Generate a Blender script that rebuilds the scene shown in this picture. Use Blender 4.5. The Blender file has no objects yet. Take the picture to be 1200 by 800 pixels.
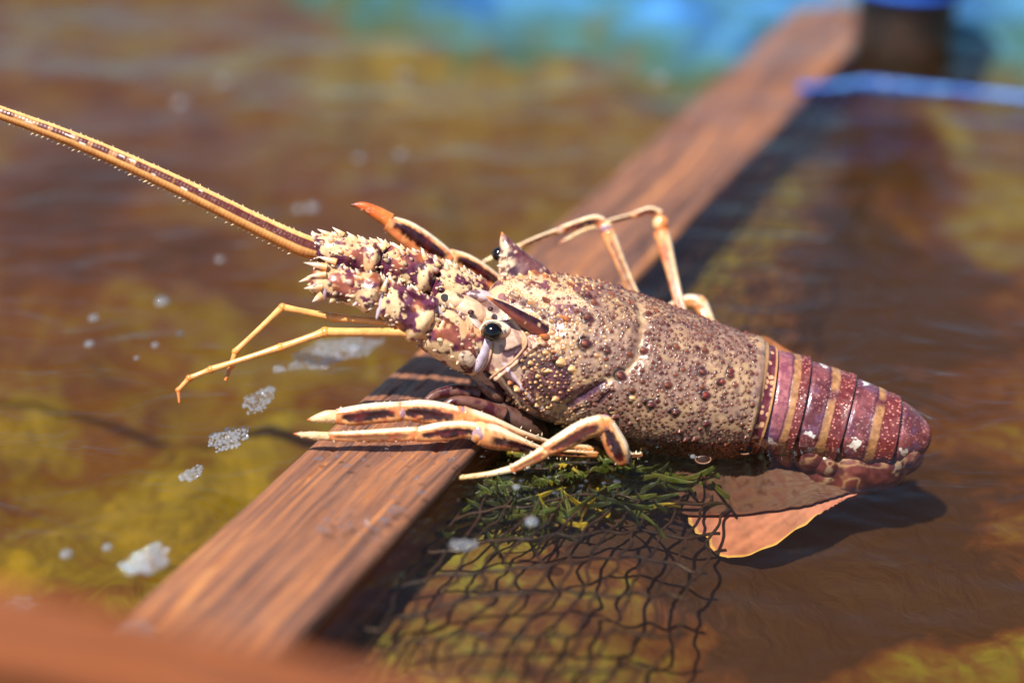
import bpy, math, random
import numpy as np
from mathutils import Vector, Matrix, Euler

# ------------------------------------------------------------------ units: everything below is thought out in cm
CM = 0.01
sc = bpy.context.scene
COL = sc.collection

# ------------------------------------------------------------------ camera
PITCH = math.radians(28.0)
FPX = 1975.0            # focal length for a 1200 px wide frame
CAMH = 35.0
D0 = 66.0               # depth of the plane in focus
cam = bpy.data.cameras.new('camera')
cam.sensor_width = 36.0
cam.lens = 36.0 * FPX / 1200.0
cam.clip_start = 0.01
cam.clip_end = 500.0
cam.dof.use_dof = True
cam.dof.focus_distance = (D0 + 0.9) * CM
cam.dof.aperture_fstop = 2.35
cam.dof.aperture_blades = 0
camo = bpy.data.objects.new('camera', cam)
COL.objects.link(camo)
camo.location = (0, 0, CAMH * CM)
camo.rotation_euler = (math.radians(90) - PITCH, 0, 0)
sc.camera = camo

# ------------------------------------------------------------------ world, sun, exposure
SUN_DIR = Vector((-0.30, -0.30, 0.90)).normalized()      # towards the sun
elev = math.asin(SUN_DIR.z)
azim = math.atan2(SUN_DIR.x, SUN_DIR.y)                  # from +Y, clockwise
world = bpy.data.worlds.new("World")
sc.world = world
world.use_nodes = True
wn = world.node_tree.nodes
wl = world.node_tree.links
bg = wn['Background']
sky = wn.new('ShaderNodeTexSky')
sky.sky_type = 'NISHITA'
sky.sun_disc = False
sky.sun_elevation = elev
sky.sun_rotation = azim
sky.air_density = 1.0
sky.dust_density = 0.1
sky.ozone_density = 1.6
wl.new(sky.outputs[0], bg.inputs[0])
bg.inputs[1].default_value = 0.08
sun = bpy.data.lights.new('sun', 'SUN')
sun.energy = 5.0
sun.angle = math.radians(0.9)
sun.color = (1.0, 0.95, 0.86)
suno = bpy.data.objects.new('sun', sun)
COL.objects.link(suno)
suno.rotation_euler = (-SUN_DIR).to_track_quat('-Z', 'Y').to_euler()
suno.location = (0, 0, 3)
sc.view_settings.view_transform = 'Standard'
sc.view_settings.look = 'None'
sc.view_settings.exposure = 0.55
sc.view_settings.gamma = 1
sc.view_settings.use_curve_mapping = False
sc.render.engine = 'CYCLES'
cy = sc.cycles
cy.use_denoising = True
cy.max_bounces = 8
cy.diffuse_bounces = 3
cy.glossy_bounces = 3
cy.transmission_bounces = 4
cy.transparent_max_bounces = 24
cy.volume_bounces = 1
cy.caustics_reflective = False
cy.caustics_refractive = False
cy.sample_clamp_indirect = 4.0

# ------------------------------------------------------------------ pixel of the photograph -> point in the place (cm)
ct, st = math.cos(PITCH), math.sin(PITCH)
FWD = np.array([0, ct, -st]); UPV = np.array([0, st, ct]); RGT = np.array([1.0, 0, 0])
CAMP = np.array([0, 0, CAMH])

def PD(u, v, dz=0.0):
    """point seen at (u, v), dz cm behind the plane in focus"""
    d = D0 + dz
    return CAMP + d * (FWD + (u - 600) / FPX * RGT - (v - 400) / FPX * UPV)

def W(u, v, z=0.0):
    """point seen at (u, v) at height z"""
    r = FWD + (u - 600) / FPX * RGT - (v - 400) / FPX * UPV
    t = (z - CAMH) / r[2]
    return CAMP + t * r

def project(P):
    q = P - CAMP
    d = q @ FWD
    return 600 + FPX * (q @ RGT) / d, 400 - FPX * (q @ UPV) / d, d

def srgb(r, g, b):
    f = lambda c: c / 12.92 if c <= 0.04045 else ((c + 0.055) / 1.055) ** 2.4
    return np.array([f(r / 255), f(g / 255), f(b / 255)])

# ------------------------------------------------------------------ numpy noise
def _hash(i, j, k, seed):
    i = i.astype(np.int64); j = j.astype(np.int64); k = k.astype(np.int64)
    h = (i * 374761393 + j * 668265263 + k * 2147483647 + seed * 1274126177) & 0xFFFFFFFF
    h = ((h ^ (h >> 13)) * 1274126177) & 0xFFFFFFFF
    h = ((h ^ (h >> 16)) * 2246822519) & 0xFFFFFFFF
    return ((h ^ (h >> 15)) & 0xFFFFFF) / float(0xFFFFFF)

def vnoise(P, scale=1.0, seed=0):
    Q = P * scale + 100.0
    I = np.floor(Q); F = Q - I; F = F * F * (3 - 2 * F)
    out = 0
    for dx in (0, 1):
        for dy in (0, 1):
            for dz in (0, 1):
                w = (F[..., 0] if dx else 1 - F[..., 0]) * (F[..., 1] if dy else 1 - F[..., 1]) * (F[..., 2] if dz else 1 - F[..., 2])
                out = out + w * _hash(I[..., 0] + dx, I[..., 1] + dy, I[..., 2] + dz, seed)
    return out

def fbm(P, scale=1.0, seed=0, octv=4):
    s = 0; a = 0.5; t = 0
    for o in range(octv):
        s = s + a * vnoise(P, scale * 2 ** o, seed + 17 * o); t += a; a *= 0.5
    return s / t

def worley(P, scale=1.0, seed=0):
    """distance to the nearest feature point (in cells) and a random number for its cell"""
    Q = P * scale + 100.0
    I = np.floor(Q)
    best = np.full(Q.shape[:-1], 9.0); rid = np.zeros(Q.shape[:-1])
    for dx in (-1, 0, 1):
        for dy in (-1, 0, 1):
            for dz in (-1, 0, 1):
                c = I + np.array([dx, dy, dz])
                f = np.stack([_hash(c[..., 0], c[..., 1], c[..., 2], seed + q) for q in (1, 2, 3)], -1)
                d = np.linalg.norm(c + f - Q, axis=-1)
                r = _hash(c[..., 0], c[..., 1], c[..., 2], seed + 9)
                m = d < best
                best = np.where(m, d, best); rid = np.where(m, r, rid)
    return best, rid

def sstep(a, b, x):
    t = np.clip((x - a) / (b - a), 0, 1)
    return t * t * (3 - 2 * t)

def mixc(A, B, m):
    m = np.asarray(m)[..., None]
    return A * (1 - m) + B * m

# ------------------------------------------------------------------ mesh making
def link(o, parent=None):
    COL.objects.link(o)
    if parent is not None:
        o.parent = parent
        o.matrix_parent_inverse = Matrix.Identity(4)
    return o

def tag(o, label=None, cat=None, group=None, kind=None):
    if label: o['label'] = label
    if cat: o['category'] = cat
    if group: o['group'] = group
    if kind: o['kind'] = kind
    return o

class Geo:
    """collects vertices (cm, world), faces and colours of ONE object"""
    def __init__(s):
        s.v = []; s.f = []; s.c = []; s.n = 0
    def add(s, V, F, Cc):
        V = np.asarray(V, float).reshape(-1, 3)
        Cc = np.broadcast_to(np.asarray(Cc, float), V.shape) if np.ndim(Cc) == 1 else np.asarray(Cc, float).reshape(-1, 3)
        s.v.append(V); s.c.append(Cc)
        s.f.append((np.asarray(F, np.int64) + s.n)); s.n += len(V)
        return s

def make(name, geo, mat, parent=None, origin=None, smooth=True, rot=None):
    """origin (cm, world) becomes the object's location; children sit relative to their parent"""
    V = np.concatenate(geo.v)
    base = np.zeros(3) if origin is None else np.asarray(origin, float)
    me = bpy.data.meshes.new(name)
    L = (V - base) * CM
    me.vertices.add(len(L)); me.vertices.foreach_set('co', L.ravel().astype(np.float32))
    loops = np.concatenate([f.ravel() for f in geo.f])
    sizes = np.concatenate([np.full(len(f), f.shape[1]) for f in geo.f])
    starts = np.concatenate([[0], np.cumsum(sizes)[:-1]])
    me.loops.add(len(loops)); me.loops.foreach_set('vertex_index', loops.astype(np.int32))
    me.polygons.add(len(sizes))
    me.polygons.foreach_set('loop_start', starts.astype(np.int32))
    me.polygons.foreach_set('loop_total', sizes.astype(np.int32))
    me.polygons.foreach_set('use_smooth', np.full(len(sizes), smooth))
    me.update(calc_edges=True)
    me.validate()
    ca = me.attributes.new('Col', 'FLOAT_COLOR', 'POINT')
    C4 = np.ones((len(L), 4), np.float32); C4[:, :3] = np.concatenate(geo.c)
    ca.data.foreach_set('color', C4.ravel())
    if mat: me.materials.append(mat)
    o = bpy.data.objects.new(name, me)
    link(o, parent)
    pl = np.zeros(3)
    if parent is not None:
        pl = np.array(parent.get('_o', (0, 0, 0)))
    o.location = (base - pl) * CM
    o['_o'] = list(base)
    return o

def grid_faces(n, m, wrap=True):
    i = np.arange(n - 1)[:, None]; j = np.arange(m if wrap else m - 1)[None, :]
    a = i * m + j; b = i * m + (j + 1) % m
    F = np.stack([a, b, b + m, a + m], -1).reshape(-1, 4)
    return F

def catmull(pts, n):
    """pts: rows of numbers; even resampling by arc length of the first three"""
    P = np.asarray(pts, float)
    ext = np.vstack([2 * P[0] - P[1], P, 2 * P[-1] - P[-2]])
    out = []
    for k in range(1, len(ext) - 2):
        t = np.linspace(0, 1, 40, endpoint=False)[:, None]
        p0, p1, p2, p3 = ext[k - 1], ext[k], ext[k + 1], ext[k + 2]
        out.append(0.5 * ((2 * p1) + (-p0 + p2) * t + (2 * p0 - 5 * p1 + 4 * p2 - p3) * t ** 2 + (-p0 + 3 * p1 - 3 * p2 + p3) * t ** 3))
    out = np.vstack(out + [P[-1:]])
    d = np.concatenate([[0], np.cumsum(np.linalg.norm(np.diff(out[:, :3], axis=0), axis=1))])
    q = np.linspace(0, d[-1], n)
    return np.stack([np.interp(q, d, out[:, c]) for c in range(out.shape[1])], 1), q

def norm(a):
    return a / np.maximum(np.linalg.norm(a, axis=-1, keepdims=True), 1e-9)

def frames(C, side_hint):
    """T along the path, S towards side_hint, U completing it (upwards)"""
    T = norm(np.gradient(C, axis=0))
    h = np.broadcast_to(np.asarray(side_hint, float), T.shape)
    S = norm(h - (h * T).sum(1, keepdims=True) * T)
    U = np.cross(T, S)
    flip = np.sign(U[:, 2:3]); flip[flip == 0] = 1
    if flip.mean() < 0: U = -U
    return T, S, U

def cone(geo, p, d, r, h, c0, c1, n=7, bend=None):
    """a little spine from p along d"""
    d = norm(np.asarray(d, float)); a = np.array([0, 0, 1.0]) if abs(d[2]) < 0.8 else np.array([1.0, 0, 0])
    x = norm(np.cross(d, a)); y = np.cross(d, x)
    rings = []; cols = []
    for t, w in ((-0.25, 1.05), (0.0, 1.0), (0.3, 0.78), (0.65, 0.42), (0.9, 0.16), (1.0, 0.03)):
        q = p + d * h * t
        if bend is not None: q = q + np.asarray(bend) * h * t * t
        an = np.linspace(0, 2 * np.pi, n, endpoint=False)
        rings.append(q + r * w * (np.cos(an)[:, None] * x + np.sin(an)[:, None] * y))
        cols.append(np.tile(mixc(np.asarray(c0), np.asarray(c1), np.array(min(1, max(0, t) ** 0.8))), (n, 1)))
    geo.add(np.vstack(rings), grid_faces(6, n), np.vstack(cols))

def ellipsoid(geo, c, R, axes, col, n=24, m=32, colf=None):
    th = np.linspace(0.001, np.pi - 0.001, n)[:, None]; ph = np.linspace(0, 2 * np.pi, m, endpoint=False)[None]
    L = np.stack([np.sin(th) * np.cos(ph), np.sin(th) * np.sin(ph), np.cos(th) + 0 * ph], -1).reshape(-1, 3)
    V = np.asarray(c) + (L * np.asarray(R)) @ np.asarray(axes)
    geo.add(V, grid_faces(n, m), col if colf is None else colf(L, V))

# ------------------------------------------------------------------ materials
def new_mat(name):
    m = bpy.data.materials.new(name); m.use_nodes = True
    nt = m.node_tree; nt.nodes.clear()
    out = nt.nodes.new('ShaderNodeOutputMaterial')
    return m, nt, out

def N(nt, t, **kw):
    n = nt.nodes.new(t)
    for k, v in kw.items():
        if hasattr(n, k): setattr(n, k, v)
        else: n.inputs[k.replace('_', ' ')].default_value = v
    return n

def shell_mat(name, rough=0.35, coat=0.35, bump=0.25, bscale=900, sss=0.0):
    m, nt, out = new_mat(name)
    p = N(nt, 'ShaderNodeBsdfPrincipled'); nt.links.new(p.outputs[0], out.inputs[0])
    a = N(nt, 'ShaderNodeAttribute', attribute_name='Col')
    tc = N(nt, 'ShaderNodeTexCoord')
    no = N(nt, 'ShaderNodeTexNoise', Scale=bscale, Detail=4.0, Roughness=0.65)
    nt.links.new(tc.outputs['Object'], no.inputs['Vector'])
    no2 = N(nt, 'ShaderNodeTexNoise', Scale=bscale * 0.45, Detail=3.0)
    nt.links.new(tc.outputs['Object'], no2.inputs['Vector'])
    mr = N(nt, 'ShaderNodeMapRange'); mr.inputs['From Min'].default_value = 0.3; mr.inputs['From Max'].default_value = 0.7
    mr.inputs['To Min'].default_value = 0.82; mr.inputs['To Max'].default_value = 1.14
    nt.links.new(no2.outputs['Fac'], mr.inputs['Value'])
    vm = N(nt, 'ShaderNodeVectorMath', operation='SCALE')
    nt.links.new(a.outputs['Color'], vm.inputs[0]); nt.links.new(mr.outputs[0], vm.inputs['Scale'])
    nt.links.new(vm.outputs[0], p.inputs['Base Color'])
    b = N(nt, 'ShaderNodeBump', Strength=bump, Distance=0.0004)
    nt.links.new(no.outputs['Fac'], b.inputs['Height']); nt.links.new(b.outputs[0], p.inputs['Normal'])
    mr2 = N(nt, 'ShaderNodeMapRange'); mr2.inputs['From Min'].default_value = 0.35; mr2.inputs['From Max'].default_value = 0.65
    mr2.inputs['To Min'].default_value = rough * 0.6; mr2.inputs['To Max'].default_value = min(1, rough * 1.5)
    nt.links.new(no2.outputs['Fac'], mr2.inputs['Value']); nt.links.new(mr2.outputs[0], p.inputs['Roughness'])
    p.inputs['Coat Weight'].default_value = coat; p.inputs['Coat Roughness'].default_value = 0.12
    nt.links.new(b.outputs[0], p.inputs['Coat Normal'])
    if sss:
        p.inputs['Subsurface Weight'].default_value = sss
        p.inputs['Subsurface Scale'].default_value = 0.0015
        p.inputs['Subsurface Radius'].default_value = (1, 0.4, 0.2)
    return m

M_SHELL = shell_mat('wet_shell', 0.38, 0.35, 0.3, 900)
M_LEG = shell_mat('leg_shell', 0.3, 0.4, 0.15, 700)
M_EYE = shell_mat('eye_gloss', 0.12, 0.25, 0.0, 100)
M_FIN = shell_mat('tail_fin', 0.5, 0.1, 0.1, 500)
M_NET = shell_mat('wet_twine', 0.6, 0.1, 0.3, 1500)
M_PLASTIC = shell_mat('painted', 0.5, 0.1, 0.1, 300)

def wood_mat(name, dark=1.0):
    m, nt, out = new_mat(name)
    p = N(nt, 'ShaderNodeBsdfPrincipled'); nt.links.new(p.outputs[0], out.inputs[0])
    tc = N(nt, 'ShaderNodeTexCoord')
    # slow wander so that the grain is not ruler-straight
    wn_ = N(nt, 'ShaderNodeTexNoise', Scale=7.0, Detail=2.0)
    nt.links.new(tc.outputs['Object'], wn_.inputs['Vector'])
    sub = N(nt, 'ShaderNodeVectorMath', operation='SUBTRACT'); sub.inputs[1].default_value = (0.5, 0.5, 0.5)
    nt.links.new(wn_.outputs['Color'], sub.inputs[0])
    sca = N(nt, 'ShaderNodeVectorMath', operation='SCALE'); sca.inputs['Scale'].default_value = 0.022
    nt.links.new(sub.outputs[0], sca.inputs[0])
    add = N(nt, 'ShaderNodeVectorMath', operation='ADD')
    nt.links.new(tc.outputs['Object'], add.inputs[0]); nt.links.new(sca.outputs[0], add.inputs[1])
    def layer(sx, sy, detail, rough=0.6):
        mp = N(nt, 'ShaderNodeMapping'); mp.inputs['Scale'].default_value = (sx, sy, sx)
        nt.links.new(add.outputs[0], mp.inputs['Vector'])
        n = N(nt, 'ShaderNodeTexNoise', Scale=1.0, Detail=detail, Roughness=rough)
        nt.links.new(mp.outputs[0], n.inputs['Vector'])
        return n.outputs['Fac']
    broad = layer(60, 2.2, 3); mid = layer(300, 5, 5, 0.7); fine = layer(1200, 16, 5, 0.75)
    m1 = N(nt, 'ShaderNodeMath', operation='MULTIPLY_ADD'); m1.inputs[1].default_value = 0.34
    m0 = N(nt, 'ShaderNodeMath', operation='MULTIPLY'); m0.inputs[1].default_value = 0.42
    nt.links.new(mid, m0.inputs[0]); nt.links.new(broad, m1.inputs[0]); nt.links.new(m0.outputs[0], m1.inputs[2])
    m2 = N(nt, 'ShaderNodeMath', operation='MULTIPLY_ADD'); m2.inputs[1].default_value = 0.26
    nt.links.new(fine, m2.inputs[0]); nt.links.new(m1.outputs[0], m2.inputs[2])
    cr = N(nt, 'ShaderNodeValToRGB'); nt.links.new(m2.outputs[0], cr.inputs[0])
    el = cr.color_ramp.elements
    tn = np.array([1.1, .78, .5]) if dark < 1 else np.ones(3)
    stops = [(0.41, (0.06, 0.028, 0.02)), (0.458, (0.14, 0.062, 0.042)), (0.498, (0.23, 0.098, 0.056)), (0.532, (0.31, 0.125, 0.062)), (0.572, (0.46, 0.17, 0.056)), (0.62, (0.62, 0.31, 0.12))]
    el[0].position = stops[0][0]; el[0].color = (*[c * dark for c in stops[0][1]], 1)
    el[1].position = stops[-1][0]; el[1].color = (*[c * dark * t_ for c, t_ in zip(stops[-1][1], tn)], 1)
    for pos, c in stops[1:-1]:
        e = el.new(pos); e.color = (*[x * dark * t_ for x, t_ in zip(c, tn)], 1)
    nt.links.new(cr.outputs[0], p.inputs['Base Color'])
    bs = N(nt, 'ShaderNodeMath', operation='MULTIPLY_ADD'); bs.inputs[1].default_value = 0.6
    nt.links.new(fine, bs.inputs[0]); nt.links.new(mid, bs.inputs[2])
    b = N(nt, 'ShaderNodeBump', Strength=0.75, Distance=0.0014)
    nt.links.new(bs.outputs[0], b.inputs['Height']); nt.links.new(b.outputs[0], p.inputs['Normal'])
    wet = N(nt, 'ShaderNodeTexNoise', Scale=28.0, Detail=3.0)
    nt.links.new(tc.outputs['Object'], wet.inputs['Vector'])
    mr = N(nt, 'ShaderNodeMapRange'); mr.inputs['From Min'].default_value = 0.4; mr.inputs['From Max'].default_value = 0.62
    mr.inputs['To Min'].default_value = 0.34; mr.inputs['To Max'].default_value = 0.72
    nt.links.new(wet.outputs['Fac'], mr.inputs['Value']); nt.links.new(mr.outputs[0], p.inputs['Roughness'])
    return m

M_WOOD = wood_mat('weathered_wood')
M_WOOD2 = wood_mat('rail_wood', 0.9)
M_WOOD2.node_tree.nodes['Principled BSDF'].inputs['Specular IOR Level'].default_value = 0.2

# ------------------------------------------------------------------ the setting: bottom and water
def spread_axis(n, half, k):
    t = np.linspace(-1, 1, n)
    return half * np.sinh(k * t) / math.sinh(k)

# bottom: one displaced sheet
BOT = -3.7
gx = spread_axis(420, 3000, 5.2); gy = spread_axis(420, 3000, 5.2) + 70
X, Y = np.meshgrid(gx, gy, indexing='ij')
P0 = np.stack([X, Y, 0 * X], -1)
near = np.exp(-((X / 120) ** 2 + ((Y - 70) / 120) ** 2))
lum = fbm(P0, 0.10, 5, 4)
wl_, rid = worley(P0 * np.array([1, 1.0, 0]) + np.array([0, 0, 0.5]) + 1.5 * (fbm(P0, 0.25, 3, 2)[..., None] - 0.5), 0.16, 4)
# left of the beam the bottom falls away and is lumpy with weed
BX = (X - 0.0) * math.cos(math.radians(25)) - (Y - 58.0) * math.sin(math.radians(25))
left = sstep(-2.0, -9.0, BX + 4.5)
far_ = sstep(98, 122, Y)
Zb = BOT - 4.6 * left * (1 - .9 * far_) - 1.5 * sstep(9, 15, BX + 4.5) * (1 - .5 * far_) + 0.5 * np.exp(-(((X - W(600, 670)[0]) / 13) ** 4 + ((Y - W(600, 670)[1]) / 11) ** 4)) + near * (1 - .5 * far_) * ((.8 + 2.9 * left) * (lum - 0.5) + (0.5 + 1.6 * left) * np.clip(1 - wl_ ** 2, 0, 1) * (rid > 0.25) + 1.6 * left * (fbm(P0, 0.55, 71, 3) - .5))
g = Geo(); g.add(np.stack([X, Y, Zb], -1), grid_faces(420, 420, False)[:, ::-1], srgb(120, 100, 50))

def seabed_material():
    m, nt, out = new_mat('seabed_growth')
    p = N(nt, 'ShaderNodeBsdfPrincipled', Roughness=0.8); nt.links.new(p.outputs[0], out.inputs[0])
    tc = N(nt, 'ShaderNodeTexCoord')
    wn_ = N(nt, 'ShaderNodeTexNoise', Scale=14.0, Detail=3.0)
    nt.links.new(tc.outputs['Object'], wn_.inputs['Vector'])
    sub = N(nt, 'ShaderNodeVectorMath', operation='SUBTRACT'); sub.inputs[1].default_value = (0.5, 0.5, 0.5)
    nt.links.new(wn_.outputs['Color'], sub.inputs[0])
    sca = N(nt, 'ShaderNodeVectorMath', operation='SCALE'); sca.inputs['Scale'].default_value = 0.16
    nt.links.new(sub.outputs[0], sca.inputs[0])
    add = N(nt, 'ShaderNodeVectorMath', operation='ADD')
    nt.links.new(tc.outputs['Object'], add.inputs[0]); nt.links.new(sca.outputs[0], add.inputs[1])
    # patches of growth, each with its own place on the bottom (negative = red-brown weed, positive = pale olive)
    acc = None
    def blob(u, v, rx, ry, wgt):
        nonlocal acc
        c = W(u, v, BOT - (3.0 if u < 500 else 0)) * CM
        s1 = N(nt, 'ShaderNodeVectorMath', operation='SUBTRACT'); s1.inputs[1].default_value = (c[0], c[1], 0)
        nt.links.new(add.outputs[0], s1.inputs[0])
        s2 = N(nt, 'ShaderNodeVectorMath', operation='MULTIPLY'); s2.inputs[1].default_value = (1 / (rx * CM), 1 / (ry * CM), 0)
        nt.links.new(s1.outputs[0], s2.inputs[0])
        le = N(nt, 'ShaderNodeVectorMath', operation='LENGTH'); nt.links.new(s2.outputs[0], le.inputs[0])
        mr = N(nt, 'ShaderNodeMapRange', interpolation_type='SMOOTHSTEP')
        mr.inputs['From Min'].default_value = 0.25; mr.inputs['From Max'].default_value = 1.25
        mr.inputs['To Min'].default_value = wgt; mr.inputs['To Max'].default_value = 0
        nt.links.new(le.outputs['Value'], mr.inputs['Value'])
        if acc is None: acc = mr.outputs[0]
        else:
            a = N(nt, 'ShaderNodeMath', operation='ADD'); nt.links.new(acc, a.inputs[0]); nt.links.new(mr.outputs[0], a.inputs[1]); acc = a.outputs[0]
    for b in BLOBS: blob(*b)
    no = N(nt, 'ShaderNodeTexNoise', Scale=11.0, Detail=6.0, Roughness=0.6, Distortion=0.8)
    nt.links.new(add.outputs[0], no.inputs['Vector'])
    no3 = N(nt, 'ShaderNodeTexNoise', Scale=34.0, Detail=4.0, Roughness=0.55, Distortion=2.2)
    nt.links.new(tc.outputs['Object'], no3.inputs['Vector'])
    ms = N(nt, 'ShaderNodeMath', operation='MULTIPLY_ADD'); ms.inputs[1].default_value = .75; ms.inputs[2].default_value = -.375
    nt.links.new(no3.outputs['Fac'], ms.inputs[0])
    mb = N(nt, 'ShaderNodeMath', operation='ADD'); nt.links.new(ms.outputs[0], mb.inputs[0]); nt.links.new(acc, mb.inputs[1])
    ma = N(nt, 'ShaderNodeMath', operation='ADD'); nt.links.new(mb.outputs[0], ma.inputs[0]); nt.links.new(no.outputs['Fac'], ma.inputs[1])
    cr = N(nt, 'ShaderNodeValToRGB'); nt.links.new(ma.outputs[0], cr.inputs[0])
    el = cr.color_ramp.elements
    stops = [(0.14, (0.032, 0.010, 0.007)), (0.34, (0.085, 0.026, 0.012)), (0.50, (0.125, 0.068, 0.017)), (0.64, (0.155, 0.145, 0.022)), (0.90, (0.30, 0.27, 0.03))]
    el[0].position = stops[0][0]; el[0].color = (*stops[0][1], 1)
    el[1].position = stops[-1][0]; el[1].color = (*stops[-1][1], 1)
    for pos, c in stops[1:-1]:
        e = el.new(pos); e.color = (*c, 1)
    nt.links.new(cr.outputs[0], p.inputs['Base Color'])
    b = N(nt, 'ShaderNodeBump', Strength=0.6, Distance=0.006)
    n2 = N(nt, 'ShaderNodeTexNoise', Scale=60.0, Detail=4.0)
    nt.links.new(add.outputs[0], n2.inputs['Vector'])
    nt.links.new(n2.outputs['Fac'], b.inputs['Height']); nt.links.new(b.outputs[0], p.inputs['Normal'])
    return m

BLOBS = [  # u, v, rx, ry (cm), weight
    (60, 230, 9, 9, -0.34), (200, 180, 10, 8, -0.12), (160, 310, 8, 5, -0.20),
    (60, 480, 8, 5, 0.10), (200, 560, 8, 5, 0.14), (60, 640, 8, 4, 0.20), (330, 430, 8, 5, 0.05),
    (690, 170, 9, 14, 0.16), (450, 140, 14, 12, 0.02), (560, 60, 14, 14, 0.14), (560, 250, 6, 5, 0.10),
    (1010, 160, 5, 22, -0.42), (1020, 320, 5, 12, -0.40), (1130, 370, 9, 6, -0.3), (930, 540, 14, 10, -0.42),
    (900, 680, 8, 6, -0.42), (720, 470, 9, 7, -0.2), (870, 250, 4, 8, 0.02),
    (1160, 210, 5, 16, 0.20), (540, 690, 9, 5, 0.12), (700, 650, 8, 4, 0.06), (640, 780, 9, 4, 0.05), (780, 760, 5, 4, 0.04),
    (1160, 740, 4, 3.5, 0.26), (1170, 620, 3.5, 2.5, 0.2), (1010, 650, 9, 5, -0.4), (820, 640, 4, 3, -.15), (1030, 790, 4, 3, 0.1), (1080, 620, 5, 4, -0.1),  # dark patch below the tail also blends its shadow into the bottom colour
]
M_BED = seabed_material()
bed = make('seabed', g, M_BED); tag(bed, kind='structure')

# water: closed body of water with a rippled top
def water_height(X, Y):
    P = np.stack([X * 0.22, Y * 0.42, 0 * X], -1)
    far = np.clip((Y - 84) / 34, 0, 1.6)
    h = 0.22 * (fbm(P, 0.45, 21, 3) - 0.5) * (0.5 + 6.5 * far)
    h += 0.10 * (fbm(P, 1.5, 31, 2) - 0.5) * (0.35 + 3.5 * far)
    return h

NW = 820
gx = spread_axis(NW, 3000, 7.3) + 4; gy = spread_axis(NW, 3000, 7.3) + 60
X, Y = np.meshgrid(gx, gy, indexing='ij')
fade = np.exp(-((X / 400) ** 2 + ((Y - 70) / 400) ** 2))
Z = water_height(X, Y) * fade
# ripple rings round the bubble in front and where the body meets the water
for (u, v, a, l, r0) in ((543, 637, 0.045, 0.55, 2.2), (623, 610, 0.03, 0.5, 1.8), (748, 534, 0.04, 0.6, 2.4), (600, 560, 0.03, 0.5, 2.5)):
    c = W(u, v); d = np.hypot(X - c[0], Y - c[1])
    Z += a * np.cos(2 * np.pi * d / l) * np.exp(-(d / r0) ** 2) * sstep(0.1, 0.5, d)
top = np.stack([X, Y, Z], -1)
g = Geo(); g.add(top, grid_faces(NW, NW, False)[:, ::-1], (0, 0, 0))
# sides and floor of the body of water (floor well below the bed)
ring = np.concatenate([top[:, 0], top[-1, 1:], top[-2::-1, -1], top[0, -2:0:-1]])
low = ring.copy(); low[:, 2] = -16.0
k = len(ring)
ii = np.arange(k)
Fs = np.stack([ii, (ii + 1) % k, (ii + 1) % k + k, ii + k], -1)
g.add(np.vstack([ring, low]), Fs, (0, 0, 0))
g.add(np.array([[-2996, -2940, -16], [3004, -2940, -16], [3004, 3060, -16], [-2996, 3060, -16]], float), np.array([[0, 3, 2, 1]]), (0, 0, 0))

m, nt, out = new_mat('brown_water')
tc = N(nt, 'ShaderNodeTexCoord')
mp = N(nt, 'ShaderNodeMapping'); mp.inputs['Scale'].default_value = (22, 40, 22)
nt.links.new(tc.outputs['Object'], mp.inputs['Vector'])
n1 = N(nt, 'ShaderNodeTexNoise', Scale=1.0, Detail=3.0, Roughness=0.5, Distortion=0.6); nt.links.new(mp.outputs[0], n1.inputs['Vector'])
b = N(nt, 'ShaderNodeBump', Strength=0.7, Distance=0.0038); nt.links.new(n1.outputs['Fac'], b.inputs['Height'])
fr = N(nt, 'ShaderNodeFresnel', IOR=1.33); nt.links.new(b.outputs[0], fr.inputs['Normal'])
gl = N(nt, 'ShaderNodeBsdfGlossy', Roughness=0.03); gl.inputs[0].default_value = (.5, .88, 1, 1); nt.links.new(b.outputs[0], gl.inputs['Normal'])
tr = N(nt, 'ShaderNodeBsdfTransparent'); tr.inputs[0].default_value = (1, 1, 1, 1)
mx = N(nt, 'ShaderNodeMixShader'); nt.links.new(fr.outputs[0], mx.inputs[0]); nt.links.new(tr.outputs[0], mx.inputs[1]); nt.links.new(gl.outputs[0], mx.inputs[2])
nt.links.new(mx.outputs[0], out.inputs['Surface'])
va = N(nt, 'ShaderNodeVolumeAbsorption', Density=12.0); va.inputs['Color'].default_value = (0.84, 0.67, 0.10, 1)
vs = N(nt, 'ShaderNodeVolumeScatter', Density=.8, Anisotropy=0.2); vs.inputs['Color'].default_value = (0.92, 0.48, 0.12, 1)
vadd = N(nt, 'ShaderNodeAddShader'); nt.links.new(va.outputs[0], vadd.inputs[0]); nt.links.new(vs.outputs[0], vadd.inputs[1])
nt.links.new(vadd.outputs[0], out.inputs['Volume'])
M_WATER = m
water = make('water', g, M_WATER); tag(water, kind='structure')

# ------------------------------------------------------------------ the beam
BZ = 0.85
VPX, VPY = 1645.0, -650.0
az = math.atan2(VPX - 600, FPX / ct * 1.0)
BDIR = np.array([math.sin(az), math.cos(az), 0]); BPER = np.array([math.cos(az), -math.sin(az), 0])
pl = W(233, 627, BZ); pr = W(450, 627, BZ)
BWID = float((pr - pl) @ BPER)

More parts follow.
